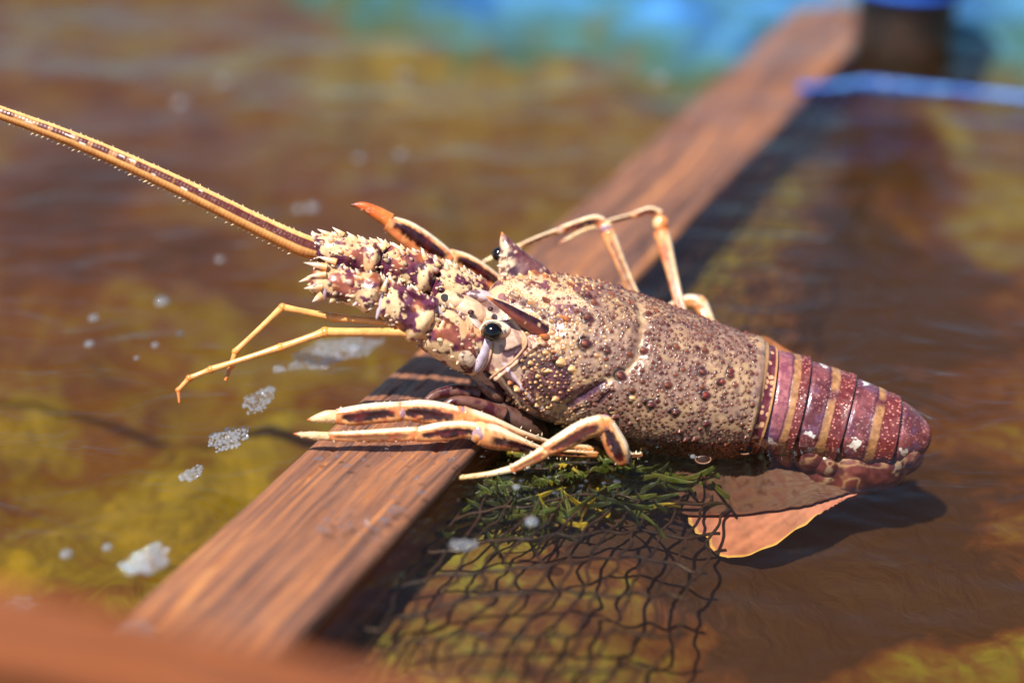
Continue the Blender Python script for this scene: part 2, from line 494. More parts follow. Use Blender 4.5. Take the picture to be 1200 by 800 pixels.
def timber(name, mat, a, b, width, thick, label, cat, seed, nt_=700, npm=150, rough=0.06, group=None, up=(0, 0, 1)):
    """a sawn timber from a to b (cm, middle of its top face) with worn edges; local Y runs along it"""
    a = np.asarray(a, float); b = np.asarray(b, float)
    L = np.linalg.norm(b - a)
    d = (b - a) / L
    x = norm(np.cross(d, np.asarray(up, float))); z = np.cross(x, d)
    # rounded rectangle outline
    r = 0.28; per = []
    w2, h = width / 2, thick
    corners = [(w2 - r, -r, 0), (w2 - r, -h + r, -90), (-w2 + r, -h + r, -180), (-w2 + r, -r, -270)]
    pts = []
    for (cx, cz, a0) in corners:
        for t in np.linspace(90, 0, 7):
            q = math.radians(a0 + t); pts.append((cx + r * math.cos(q), cz + r * math.sin(q)))
    pts.append(pts[0]); pts = np.array(pts)
    dd = np.concatenate([[0], np.cumsum(np.linalg.norm(np.diff(pts, axis=0), axis=1))])
    q = np.linspace(0, dd[-1], npm, endpoint=False)
    px = np.interp(q, dd, pts[:, 0]); pz = np.interp(q, dd, pts[:, 1])
    nx = np.roll(pz, 1) - np.roll(pz, -1); nz = np.roll(px, -1) - np.roll(px, 1)
    nn = np.hypot(nx, nz); nx, nz = nx / nn, nz / nn
    s = -1 if (nx * px).sum() < 0 else 1
    nx *= s; nz *= s
    t = np.linspace(0, L, nt_)[:, None]
    Q = np.stack([px[None] + 0 * t, t + 0 * px[None], pz[None] + 0 * t], -1)
    disp = rough * 1.5 * (fbm(Q * np.array([2.2, 0.08, 2.2]), 1.0, seed, 4) - 0.5) + rough * 2.2 * (fbm(Q * np.array([0.6, 0.12, 0.6]), 1.0, seed + 5, 3) - 0.5)
    crack = fbm(Q * np.array([1.6, 0.05, 1.6]), 1.0, seed + 9, 3)
    disp -= rough * 2.0 * np.exp(-((crack - 0.5) / 0.012) ** 2)
    Q[..., 0] += disp * nx; Q[..., 2] += disp * nz
    n0 = len(px)
    F = grid_faces(nt_, n0)
    V = Q.reshape(-1, 3)
    # caps
    caps = []
    ce = len(V)
    V = np.vstack([V, [[0, 0, -h / 2], [0, L, -h / 2]]])
    i = np.arange(n0)
    T1 = np.stack([np.full(n0, ce), (i + 1) % n0, i], -1); T2 = np.stack([np.full(n0, ce + 1), (nt_ - 1) * n0 + i, (nt_ - 1) * n0 + (i + 1) % n0], -1)
    me = bpy.data.meshes.new(name)
    faces = [tuple(f) for f in F] + [tuple(f) for f in T1] + [tuple(f) for f in T2]
    me.from_pydata((V * CM).tolist(), [], faces); me.update()
    me.polygons.foreach_set('use_smooth', np.full(len(me.polygons), True))
    me.materials.append(mat)
    import bmesh
    bm = bmesh.new(); bm.from_mesh(me); bmesh.ops.recalc_face_normals(bm, faces=bm.faces); bm.to_mesh(me); bm.free()
    o = bpy.data.objects.new(name, me); link(o)
    M = Matrix((tuple(x), tuple(d), tuple(z))).transposed().to_4x4()
    M.translation = Vector(a * CM)
    o.matrix_world = M
    tag(o, label, cat, group)
    return o

mid = (pl + pr) / 2
timber('wooden_beam', M_WOOD, mid - BDIR * 40, mid + BDIR * 190 - np.array([0, 0, 2.2]), BWID, 3.0,
       'long weathered orange brown wooden beam lying at the water surface under the lobster', 'beam', 3)
# the blurred near rail
ra, rb = PD(-60, 722, -30.0), PD(520, 846, -29.0)
rd = norm(rb - ra)
timber('wooden_rail', M_WOOD2, ra - rd * 30, rb + rd * 20, 2.2, 1.35,
       'blurred orange wooden rail crossing the bottom left corner nearest the viewer', 'rail', 8, nt_=260, npm=60, up=(0, -0.35, 1))

# ------------------------------------------------------------------ THE LOBSTER
ORIG = np.array(PD(760, 460, 3.0)); ORIG[2] = -2.0
lob = bpy.data.objects.new('spiny_lobster', None); link(lob)
lob.location = ORIG * CM; lob['_o'] = list(ORIG)
lob.empty_display_size = 0.02
tag(lob, 'brown and purple spiny lobster with one long orange antenna, resting across the wooden beam', 'lobster')

CREAM = srgb(238, 206, 164); CREAMW = srgb(245, 226, 204); ORANGE = srgb(226, 130, 52); MAROON = srgb(70, 16, 28); PURPLE = srgb(104, 52, 84)
DKPUR = srgb(58, 22, 40); LAV = srgb(196, 168, 192); TAN = srgb(160, 122, 92); OCHRE = srgb(196, 140, 88); PINK = srgb(206, 150, 132)
REDBR = srgb(120, 58, 38); WHITE = srgb(235, 228, 220); YELLOW = srgb(240, 206, 130)

ROLL = math.radians(34)
rows = [  # u, v, depth behind focus, lateral radius, dorsal radius
    (524, 392, 2.3, 0.25, 0.2), (532, 390, 2.4, 0.9, 0.75), (548, 394, 2.5, 1.5, 1.3), (575, 396, 2.6, 2.15, 1.95), (610, 397, 2.8, 2.7, 2.5),
    (650, 407, 3.0, 2.98, 2.85), (700, 421, 3.0, 3.05, 2.95), (750, 440, 3.0, 3.1, 2.95), (800, 453, 2.9, 2.95, 2.8),
    (845, 461, 2.8, 2.7, 2.55), (876, 465, 2.8, 2.45, 2.3),
    (890, 468, 2.8, 2.2, 1.95), (930, 477, 2.8, 2.1, 1.8), (980, 490, 2.7, 1.92, 1.6), (1020, 501, 2.5, 1.70, 1.4),
    (1043, 506, 2.4, 1.48, 1.2), (1063, 510, 2.35, 1.18, 0.95), (1078, 513, 2.3, 0.85, 0.65), (1087, 515, 2.3, 0.5, 0.4), (1091, 516, 2.3, 0.06, 0.05)]
path = [(*PD(u, v, dz), rx, ry, u) for (u, v, dz, rx, ry) in rows]
NS, NP = 700, 500
R, q = catmull(path, NS)
C = R[:, :3]
# the body bends smoothly; frames from the dorsal direction, rolled towards the viewer
T = norm(np.gradient(C, axis=0))
Dh = np.array([0, -math.sin(ROLL), math.cos(ROLL)])
# the dorsal side turns outwards where the tail curls under
Dv = np.tile(Dh, (NS, 1))
curl = sstep(0.0, 1.0, (np.arange(NS) - np.argmin(abs(q - q[-1] + 3.2))) / 120.0)

U = norm(Dv - (Dv * T).sum(1, keepdims=True) * T)
S = np.cross(U, T)           # which side: make it the near side
S *= -np.sign(S[NS // 2, 1])
phi = np.linspace(0, 2 * np.pi, NP, endpoint=False) - np.pi / 2      # 90 deg = dorsal, 0 = near side
cp, sp = np.cos(phi), np.sin(phi)
def sec(rx, ry):
    e = 0.92
    x = np.sign(cp) * abs(cp) ** e; y = np.sign(sp) * abs(sp) ** e
    y = np.where(y < 0, y * 0.86, y)
    return rx[:, None] * x, ry[:, None] * y
sx, sy = sec(R[:, 3], R[:, 4])
P = C[:, None] + sx[..., None] * S[:, None] + sy[..., None] * U[:, None]
i_rear = int(np.argmin(abs(R[:, 5] - 880)))
q_rear = q[i_rear]
A = (q - q_rear)[:, None] + 0 * phi[None]        # cm behind the rear edge of the carapace
PHI = np.degrees(phi)[None] + 0 * q[:, None]
dors = np.clip(sp, 0, 1)[None] + 0 * A
# the rear rim of the carapace overhangs the tail
Nrm = norm(P - C[:, None])
H = np.zeros(P.shape[:2])
Fwd = -T[:, None] + 0 * P
col = np.zeros_like(P)

# --- abdomen profile and colour
uA = 880 + A * 29.0
edges = [896, 937, 993, 1052]
H += np.where(A > 0, 0.0, 0.10 * sstep(-0.5, -0.05, A))
for k, e in enumerate(edges):
    e = e + 0.0
    before = np.exp(-np.clip(e - uA, 0, None) / 9.0) * (uA < e)
    H += np.where(A > 0, 0.13 * before, 0)
    H -= np.where(A > 0, 0.05 * np.exp(-((uA - e - 2) / 2.5) ** 2), 0)
n_a = fbm(P, 1.6, 41, 4); n_f = fbm(P, 6.0, 44, 3)
wv = (n_a - 0.5) * 7
ua = uA + wv
abd = mixc(srgb(92, 42, 46), srgb(134, 72, 74), sstep(0.35, 0.7, n_a))
abd = mixc(abd, srgb(190, 130, 124), 0.8 * sstep(0.34, 0.16, worley(P, 8.0, 52)[0]) * sstep(.3, .5, fbm(P, 2.0, 53, 2)))
abd = mixc(abd, srgb(112, 76, 108), 0.5 * sstep(0.5, 0.72, fbm(P, 2.3, 47, 3)))
seg1 = (uA > 896) & (uA < 917)
abd = np.where(seg1[..., None], mixc(mixc(srgb(160, 94, 98), srgb(134, 70, 84), sstep(.4, .65, n_f)), srgb(112, 86, 122), sstep(50, 0, PHI + 60 * (n_a - .5))), abd)
w1, r1 = worley(P, 7.5, 12)
dots = sstep(0.34, 0.2, w1)
w0, r0 = worley(P, 3.4, 15)
abd = mixc(abd, srgb(206, 150, 146), 0.6 * sstep(0.24, 0.12, w0) * (r0 > 0.25) * (uA > 937))
band_o = np.zeros_like(A); band_m = np.zeros_like(A)
for (o0, o1, m1) in ((917, 926, 936), (963, 973, 992), (1023, 1032, 1051)):
    band_o = np.maximum(band_o, sstep(o0 - 2, o0 + 1, ua) * sstep(o1 + 1.5, o1 - 1, ua))
    band_m = np.maximum(band_m, sstep(o1 - 1, o1 + 1.5, ua) * sstep(m1 + 1, m1 - 1, uA))
notch = ((abs(PHI - 92) < 9)) * (uA > 945)
notch = np.exp(-((PHI - 92 - (uA - 968) * .25) / 7.0) ** 2) * (uA > 945)
abd = mixc(abd, mixc(OCHRE * 0.62, OCHRE * 0.9, sstep(.35, .65, n_f)), band_o * (1 - notch) * .85)
mband = mixc(srgb(108, 42, 40), srgb(206, 128, 112), dots)
abd = mixc(abd, DKPUR, np.clip(sum(np.exp(-((ua - e + 1.5) / 1.6) ** 2) for e in (917, 963, 1023)), 0, 1) * .8)
abd = mixc(abd, mband, band_m)
H += np.where(A > 0, 0.018 * dots * band_m + 0.02 * band_o + .05 * (n_a - .5) + .03 * (n_f - .5), 0)
abd = mixc(abd, DKPUR * 0.6, sum(np.exp(-((uA - e - 0.8) / 1.3) ** 2) for e in edges).clip(0, 1))
rim = (uA > 880) & (uA <= 896)
rc = mixc(srgb(96, 34, 44), srgb(214, 160, 120), sstep(0.45, 0.3, worley(P, 4.0, 18)[0]))
rc = mixc(rc, OCHRE, sstep(884, 882, uA)); rc = mixc(rc, OCHRE, sstep(893, 894, uA) * sstep(897, 896, uA))
abd = np.where(rim[..., None], rc, abd)
abd = mixc(abd, srgb(196, 160, 120), 0.8 * sstep(8, -22, PHI) * sstep(0.42, 0.6, fbm(P, 2.0, 77, 3)) * (A > 0.4))
def wspot(k, u0, ph, ru, rp, cc=WHITE, amt=0.9):
    global abd
    d = np.sqrt(((uA - u0) / ru) ** 2 + ((PHI - ph) / rp) ** 2) + (n_f - 0.5) * 3.2
    abd = mixc(abd, cc, amt * sstep(1.0, 0.7, d))
for (u0, ph, ru, rp) in ((952, 40, 5, 6), (1011, 40, 6, 9), (952, 140, 5, 6), (1005, 140, 6, 8), (1064, 36, 6, 9), (905, 12, 12, 9)):
    wspot(0, u0, ph, ru, rp)

# --- carapace colour
nc = fbm(P, 1.2, 61, 4); nc2 = fbm(P, 3.5, 64, 4)
car = mixc(srgb(144, 110, 93), srgb(174, 138, 104), sstep(0.38, 0.62, nc))
car = mixc(car, srgb(108, 80, 74), 0.75 * sstep(0.5, 0.68, nc2))
car = mixc(car, srgb(196, 160, 130), 0.35 * sstep(0.56, 0.7, fbm(P, 5.0, 67, 3)))
front = sstep(-6.9, -9.6, A + (nc - 0.5) * 3.0)
fcol = mixc(srgb(226, 184, 140), srgb(112, 50, 70), sstep(0.47, 0.55, fbm(P, 1.5, 69, 3)))
car = mixc(car, fcol, front * 0.9)
low_ = sstep(-12, -45, PHI) * (abs(PHI) < 95)
car = mixc(car, srgb(170, 128, 104), 0.5 * low_)
# cervical groove
gA = -4.75 + 0.9 * np.cos(np.radians(PHI - 90) * 1.0) * 1.0 - 1.8 * sstep(75, -10, PHI)
gd = (A - gA)
nearg = 0 * gd
H += np.where(A < 0, 0.05 * (nc - 0.5) + 0.05 * (nc2 - 0.5), 0)
col = np.where((A > 0)[..., None], abd, car)

# --- visible surface lookup: where a feature noted at (u, v) sits on the shell
pu, pv, pdp = project(P.reshape(-1, 3))
Pf = P.reshape(-1, 3)
def on_body(u, v):
    d = (pu - u) ** 2 + (pv - v) ** 2
    c = np.where(d < 9.0)[0]
    if len(c) == 0: return Pf[np.argmin(d)], np.argmin(d)
    k = c[np.argmin(pdp[c])]
    return Pf[k], k

def seg_dist(Q, pts):
    best = np.full(Q.shape[:-1], 1e9); along = np.zeros(Q.shape[:-1])
    for a, b in zip(pts[:-1], pts[1:]):
        ab = b - a; t = np.clip(((Q - a) @ ab) / max(ab @ ab, 1e-9), 0, 1)
        d = np.linalg.norm(Q - (a + t[..., None] * ab), axis=-1)
        best = np.minimum(best, d)
    return best

frontmask = (A < -3.0)
fi = np.where(frontmask.ravel())[0]
colf = col.reshape(-1, 3); Hf = H.reshape(-1)
PfF = Pf[fi]
wob = (fbm(PfF, 3.0, 91, 3) - 0.5)
def stroke(pts, w, c=None, amt=1.0, h=0.0, soft=0.35):
    p3 = [on_body(u, v)[0] for (u, v) in pts]
    if len(p3) == 1: p3 = [p3[0], p3[0] + 1e-4]
    d = seg_dist(PfF, p3) + wob * w * 0.9
    m = sstep(w, w * (1 - soft), d) 
    if c is not None: colf[fi] = mixc(colf[fi], np.asarray(c), m * amt)
    if h: Hf[fi] += h * sstep(w * 1.2, 0, d)

# head: pigment and relief (ridges, membranes, blotches)
stroke([(596, 330), (640, 345), (690, 352)], 0.34, srgb(232, 196, 160), 0.6)
stroke([(598, 345), (630, 360), (655, 378)], 0.22, MAROON, 0.75)
stroke([(560, 360), (600, 400), (600, 430)], 0.85, srgb(200, 164, 142), 0.95)
stroke([(566, 352), (580, 362)], 0.2, MAROON, .8)
stroke([(590, 372), (600, 384), (607, 398)], 0.1, srgb(130, 84, 70), .7)
stroke([(585, 345), (600, 352)], 0.16, srgb(120, 60, 80), .8)
stroke([(586, 408), (590, 424)], 0.12, srgb(130, 84, 84), .7)
stroke([(552, 375), (560, 400), (556, 425)], 0.26, srgb(188, 164, 190), 0.95, 0.10)
stroke([(545, 372), (538, 400), (540, 425)], 0.3, CREAM, 0.9, 0.06)
stroke([(528, 398), (536, 415)], 0.2, MAROON, 0.95)
stroke([(535, 380)], 0.16, MAROON, 0.95)
stroke([(592, 415), (612, 408), (604, 418)], 0.20, DKPUR, 0.95, -0.08)
stroke([(575, 448), (600, 428), (622, 408), (632, 398)], 0.13, srgb(226, 178, 150), 1.0, 0.16)
stroke([(612, 408), (612, 388), (598, 368)], 0.10, srgb(214, 170, 120), 0.9, 0.08)
stroke([(556, 440), (590, 455), (620, 485)], 0.45, srgb(196, 156, 136), 0.8)
stroke([(612, 425), (640, 428), (662, 448), (650, 470), (625, 450)], 0.36, DKPUR, 0.9)
stroke([(640, 440), (660, 462), (690, 462)], 0.42, srgb(110, 60, 72), 0.6)
stroke([(590, 430), (612, 460), (640, 485)], 0.13, srgb(206, 180, 190), 0.95, 0.08)
stroke([(582, 437), (600, 466), (612, 480)], 0.12, srgb(240, 214, 176), 0.95, 0.06)
stroke([(568, 440), (580, 452), (588, 462)], 0.2, DKPUR * 0.7, 1.0, -0.15)
stroke([(608, 482), (640, 496), (668, 492), (690, 478)], 0.13, srgb(222, 190, 160), 0.9, 0.05)
GROOVE = [(650, 486), (672, 470), (708, 448), (735, 434), (750, 416), (755, 392), (757, 366), (750, 350)]
stroke(GROOVE, 0.34, None, 0, -0.14, 0.9)
for gseg, gw in (([(708, 448), (722, 440)], .2), ([(735, 434), (746, 424)], .12), ([(752, 408), (754, 400)], .09), ([(756, 372), (756, 362)], .13)): stroke(gseg, gw, srgb(232, 204, 168), 0.85, 0.0, .7)
stroke(GROOVE[1:], 0.13, srgb(190, 150, 110), 0.5, 0.0)
stroke([(664, 478), (690, 462), (706, 451)], 0.16, srgb(72, 30, 60), 0.9, -0.05)
stroke([(672, 484), (700, 474), (712, 462)], 0.12, DKPUR, 0.85, -0.06)
stroke([(650, 500), (675, 500)], 0.16, DKPUR, 0.9)
stroke([(590, 470), (620, 500), (660, 515), (700, 525)], 0.38, srgb(158, 124, 106), 0.8)
H = Hf.reshape(H.shape); col = colf.reshape(col.shape)

# --- tubercles: real relief with pigment of their own
rng = np.random.default_rng(7)
placed = []
cellmap = {}
def free(p, r):
    k = np.floor(p / 0.3).astype(int)
    for a in (-1, 0, 1):
        for b_ in (-1, 0, 1):
            for c_ in (-1, 0, 1):
                for (q_, rr) in cellmap.get((k[0] + a, k[1] + b_, k[2] + c_), ()):
                    if np.linalg.norm(q_ - p) < (r + rr): return False
    return True
def put(p, r):
    cellmap.setdefault(tuple(np.floor(p / 0.3).astype(int)), []).append((p, r))
dS = q[1] - q[0]
FM = Fwd.copy()
Hb = np.zeros_like(H); Lean = np.zeros_like(H)
def bump(i, j, r, h, ctip, cside, ring_=0.55):
    ki = int(r * 1.9 / dS) + 1
    i0, i1 = max(0, i - ki), min(NS - 1, i + ki + 1)
    circ = 2 * np.pi * max(R[i, 3], 0.3) / NP
    kj = int(r * 1.9 / circ) + 1
    js = np.arange(j - kj, j + kj + 1) % NP
    c = P[i, j]
    sub = P[i0:i1][:, js]
    dvec = sub - c
    # lengthen slightly along the body
    al = (dvec * T[i]).sum(-1)
    d = np.sqrt(np.maximum((dvec ** 2).sum(-1) - 0.25 * al ** 2, 0)) / r
    prof = np.clip(1 - d, 0, 1)
    prof = prof * prof * (3 - 2 * prof)
    ix = np.ix_(np.arange(i0, i1), js)
    Hb[ix] = np.maximum(Hb[ix], prof * h)
    Lean[ix] = np.maximum(Lean[ix], prof ** 1.5 * h * 0.8)
    dark = np.exp(-((d - 1.05) / 0.3) ** 2) * (al < 0.25 * r)
    cc = col[ix]
    cc = mixc(cc, srgb(48, 24, 26), min(1, ring_ * 1.35) * dark)
    m_ = sstep(0.95, 0.6, d)
    cc = mixc(cc, cside, m_)
    cc = mixc(cc, ctip, sstep(0.5, 0.15, d) * 0.9)
    col[ix] = cc

def bump_colors(a, ph):
    t = rng.random()
    if a < -6.8 + rng.normal() * 0.7 and t < 0.55: return srgb(246, 214, 160), srgb(214, 150, 96)
    if ph < 0 and t < 0.35: return srgb(232, 196, 140), srgb(196, 146, 96)
    if t < 0.5: return srgb(150, 84, 58), srgb(96, 44, 34)
    if t < 0.8: return srgb(172, 100, 68), srgb(112, 58, 42)
    return srgb(120, 50, 44), srgb(74, 28, 30)
skip = stroke_skip = None
count = 0
def ok_zone(i, j):
    a = A[i, j]; ph = (PHI[i, j] + 360) % 360
    if a > -0.22: return False
    if a < -10.6 : return False
    if ph > 200 and ph < 322: return False
    uu, vv, _ = project(P[i, j])
    # smooth places: the orbit and the mouth plate
    if uu < 612 and 372 < vv < 470 and ph < 80: return False
    if uu < 680 and vv > 478 and vv > 455 + (uu - 560) * 0.42: return False
    return True
ipick = np.arange(2, i_rear)
gp = [on_body(u, v)[0] for (u, v) in GROOVE]
nearg = np.exp(-(seg_dist(P, gp) / 0.2) ** 2)
for (n_try, r0_, r1_, h0, h1) in ((110, 0.15, 0.20, 0.13, 0.20), (700, 0.09, 0.13, 0.08, 0.13), (16000, 0.05, 0.085, 0.035, 0.075)):
    for _ in range(n_try):
        i = int(rng.choice(ipick)); j = int(rng.integers(NP))
        if rng.random() > R[i, 3] / 3.1: continue
        if not ok_zone(i, j): continue
        r = rng.uniform(r0_, r1_); p = P[i, j]
        if nearg[i, j] > 0.45 and PHI[i, j] > -10: continue
        if not free(p, r * 1.02): continue
        put(p, r)
        a, b_ = bump_colors(A[i, j], PHI[i, j])
        bump(i, j, r, rng.uniform(h0, h1), a, b_)
# bigger marked tubercles seen on the side of the head and behind the groove
for (u, v, r, h, cc) in ((655, 426, .22, .22, 'y'), (668, 434, .18, .18, 'y'), (648, 420, .16, .18, 'b'), (604, 457, .22, .14, 'y'), (596, 450, .14, .12, 'o'),
                         (686, 401, .26, .2, 'b'), (689, 371, .22, .2, 'b'), (689, 345, .2, .2, 'b'), (727, 443, .24, .2, 'b'), (712, 409, .16, .15, 'b'),
                         (652, 498, .13, .10, 'y'), (660, 501, .12, .1, 'y'), (669, 502, .12, .1, 'y'), (630, 476, .13, .1, 'y'), (641, 479, .12, .1, 'y'),
                         (620, 427, .12, .14, 'y'), (610, 424, .10, .12, 'y'), (628, 442, .12, .14, 'y'), (637, 414, .14, .16, 'y'), (646, 411, .11, .14, 'o'), (641, 437, .11, .1, 'y'),
                         (739, 468, .14, .12, 'y'), (715, 485, .13, .1, 'y'), (740, 468, .13, .12, 'y'), (763, 477, .2, .16, 'b'), (793, 486, .19, .14, 'b'),
                         (827, 435, .18, .16, 'b'), (831, 462, .18, .16, 'r'), (859, 433, .15, .12, 'r'), (849, 445, .14, .12, 'r')):
    p, k = on_body(u, v)
    i, j = divmod(int(k), NP)
    ct_, cs_ = {'y': (srgb(250, 222, 170), srgb(226, 172, 112)), 'o': (srgb(232, 160, 100), srgb(190, 110, 70)),
                'b': (srgb(150, 86, 66), srgb(72, 30, 34)), 'r': (srgb(170, 70, 50), srgb(90, 30, 30))}[cc]
    bump(i, j, r, h, ct_, cs_, 0.8)
P2 = P + Nrm * (H + Hb)[..., None] + Fwd * Lean[..., None]
gb = Geo(); gb.add(P2, grid_faces(NS, NP), col.reshape(-1, 3))
# rear cap
# rows of forward spines on the crest of the carapace
def surf(u, v, push=0.0):
    p, k = on_body(u, v); i, j = divmod(int(k), NP)
    return p + Nrm[i, j] * push, Nrm[i, j], T[i]
for (u, v, h, r, c1) in ((627, 318, .55, .2, ORANGE), (618, 330, .3, .13, CREAM), (640, 322, .25, .12, ORANGE), (606, 345, .25, .1, CREAM), (575, 372, .3, .12, CREAM),
                     (640, 392, .35, .16, ORANGE), (662, 372, .3, .14, ORANGE), (650, 326, .3, .12, REDBR), (668, 332, .25, .11, REDBR), (637, 400, .3, .14, CREAM),
                     (690, 335, .22, .1, REDBR), (716, 342, .2, .1, REDBR), (742, 352, .2, .09, REDBR), (770, 362, .2, .09, REDBR), (560, 355, .3, .12, CREAM), (640, 350, .3, .14, REDBR)):
    p, n_, t_ = surf(u, v)
    cone(gb, p, n_ * 0.55 - t_ * 0.8, r, h, srgb(150, 84, 60), c1)
# side lobes of the tail rings on the near side
for u0 in (931, 985, 1043):
    i = int(np.argmin(abs(uA[:, 0] - u0)))
    for sgn, ph in ((1, -16), (-1, 196)):
        j = int(round(((ph + 90) % 360) / 360 * NP)) % NP
        p = P[i, j] + Nrm[i, j] * -0.12
        down = norm(-U[i] * 0.75 + T[i] * 0.35 + Nrm[i, j] * 0.35)
        cone(gb, p, down, 0.42, 0.95, srgb(140, 70, 80), OCHRE, n=14, bend=T[i] * 0.3)
def under(L, V):
    c = mixc(srgb(78, 34, 38), srgb(120, 62, 62), sstep(.4, .65, fbm(V, 1.6, 301, 3)))
    vein = np.exp(-((fbm(V, 1.1, 305, 3) - .5) / .03) ** 2)
    c = mixc(c, srgb(186, 146, 116), vein * .8)
    return mixc(c, srgb(190, 170, 150), .7 * sstep(.6, .68, fbm(V, 2.2, 309, 3)))
for (u, v, a, rx_, ry_) in ((1012, 541, -14, 2.3, 1.25), (958, 536, 28, 1.0, .7), (1046, 536, -38, 1.3, .75)):
    a = math.radians(a); x_ = RGT * math.cos(a) - UPV * math.sin(a); y_ = np.cross(FWD, x_)
    th = np.linspace(0.001, np.pi - .001, 90)[:, None]; ph_ = np.linspace(0, 2 * np.pi, 140, endpoint=False)[None]
    Lv = np.stack([np.sin(th) * np.cos(ph_), np.sin(th) * np.sin(ph_), np.cos(th) + 0 * ph_], -1).reshape(-1, 3)
    Vv = PD(u, v, 2.7) + (Lv * np.array([rx_, ry_, 1.1])) @ np.array([x_, y_, FWD])
    ex = .16 * (fbm(Vv, 1.1, 305, 3) - .5) + .22 * abs(np.sin(((Vv - PD(u, v, 2.7)) @ x_) * 2.1)) 
    Vv = Vv + norm(Vv - PD(u, v, 2.7)) * ex[:, None]
    gb.add(Vv, grid_faces(90, 140), under(Lv, Vv))
body = make('body', gb, M_SHELL, lob, PD(700, 424, 3))

# --- the water climbs a little where it touches the shell
cont = P2.reshape(-1, 3)
cont = cont[abs(cont[:, 2]) < .06]
cont = cont[rng.permutation(len(cont))[:2500]]
nv = len(water.data.vertices)
wc = np.empty(nv * 3, np.float32); water.data.vertices.foreach_get('co', wc); wc = wc.reshape(-1, 3)
wcm = wc / CM
sel = np.where((wcm[:, 0] > -5) & (wcm[:, 0] < 20) & (wcm[:, 1] > 52) & (wcm[:, 1] < 70) & (wcm[:, 2] > -3))[0]
dmin = np.full(len(sel), 9.0)
for k in range(0, len(cont), 50):
    cc_ = cont[k:k + 50]
    dd_ = np.sqrt(((wcm[sel][:, None, :2] - cc_[None, :, :2]) ** 2).sum(-1)).min(1)
    dmin = np.minimum(dmin, dd_)
lap = fbm(wcm[sel] * np.array([1, 1, 0]), .9, 55, 3) - .35
wc[sel, 2] += (CM * (.13 * np.exp(-dmin / .16) + .09 * lap * np.cos(dmin * 2 * np.pi / .8) * np.exp(-dmin / 1.3))).astype(np.float32)
water.data.vertices.foreach_set('co', wc.ravel()); water.data.update()

# --- horns over the eyes
def loft(geo, pts, side, colfn, ns=60, npn=40, disp=None, close=True):
    """pts rows: x y z r_side r_up ; colfn(t, phi, P)->colour"""
    Rr, qq = catmull(pts, ns)
    Cc = Rr[:, :3]; Tt, Ss, Uu = frames(Cc, side)
    ph = np.linspace(0, 2 * np.pi, npn, endpoint=False)
    Pp = Cc[:, None] + (Rr[:, 3:4] * np.cos(ph))[..., None] * Ss[:, None] + (Rr[:, 4:5] * np.sin(ph))[..., None] * Uu[:, None]
    t = (qq / qq[-1])[:, None] + 0 * ph[None]
    phd = np.degrees(ph)[None] + 0 * t
    if disp is not None: Pp = Pp + norm(Pp - Cc[:, None]) * disp(t, phd, Pp, qq[:, None] + 0 * phd)[..., None]
    cc = colfn(t, phd, Pp)
    V = Pp.reshape(-1, 3); cc = np.broadcast_to(cc, Pp.shape).reshape(-1, 3)
    n0 = geo.n
    geo.add(np.vstack([V, Cc[:1], Cc[-1:]]), grid_faces(ns, npn), np.vstack([cc, cc[:1], cc[-1:]]))
    i = np.arange(npn); base = n0
    a = len(V)
    F1 = np.stack([np.full(npn, a), (i + 1) % npn, i], -1); F2 = np.stack([np.full(npn, a + 1), (ns - 1) * npn + i, (ns - 1) * npn + (i + 1) % npn], -1)
    geo.f.append(np.vstack([F1, F2]) + base)
    return Cc, Tt, Ss, Uu

def pth(lst):
    return [(*PD(u, v, dz), a, b) for (u, v, dz, a, b) in lst]

def horn_far(t, ph, Pp):
    w, r = worley(Pp, 4.0, 5)
    c = mixc(srgb(232, 192, 160), DKPUR, sstep(0.5, 0.62, fbm(Pp, 2.0, 8, 3)) )
    u, v, d = project(Pp.reshape(-1, 3)); u = u.reshape(t.shape); v = v.reshape(t.shape)
    rear = sstep(-6, 6, u - (590 + (v - 275) * 0.42))
    c = mixc(c, srgb(86, 26, 44), rear * 0.92)
    c = mixc(c, srgb(240, 206, 176), 0.85 * sstep(0.3, 0.2, w) * (1 - sstep(0.75, 0.9, t)))
    return mixc(c, ORANGE, sstep(0.93, 1.0, t))
g = Geo()
loft(g, pth([(622, 348, 3.1, .9, 1.35), (613, 328, 2.9, .7, 1.1), (603, 309, 2.8, .5, .72), (596, 293, 2.7, .34, .42), (591, 281, 2.65, .16, .2), (588, 272, 2.6, .03, .03)]), (0, -1, 0.3), horn_far)
for (u, v) in ((590, 300), (588, 312), (592, 322), (600, 330)):
    cone(g, PD(u, v, 2.4), (-1, -0.3, 0.3), .09, .22, CREAM, CREAMW)
make('horn', g, M_SHELL, lob, PD(606, 320, 3))['label'] = 'purple horn rising above the far eye'
def horn_near(t, ph, Pp):
    top_ = sstep(-20, 40, np.where(ph > 180, ph - 360, ph)) * sstep(200, 150, np.where(ph > 270, 0, ph))
    c = mixc(srgb(150, 74, 60), srgb(50, 14, 24), top_)
    c = mixc(c, CREAM, 0.0 * t)
    w, r = worley(Pp, 3.0, 6)
    c = mixc(c, srgb(238, 190, 150), 0.7 * sstep(0.28, 0.2, w) * (t < 0.5))
    return mixc(c, ORANGE, sstep(0.9, 0.98, t))
g = Geo()
loft(g, pth([(652, 398, 1.0, .3, .28), (634, 386, .45, .32, .32), (612, 373, .1, .26, .27), (592, 360, -.1, .18, .18), (578, 352, -.2, .08, .09), (570, 347, -.25, .02, .02)]), (0, -1, 0.2), horn_near)
make('horn', g, M_SHELL, lob, PD(612, 372, .2))['label'] = 'dark horn with an orange tip above the near eye'

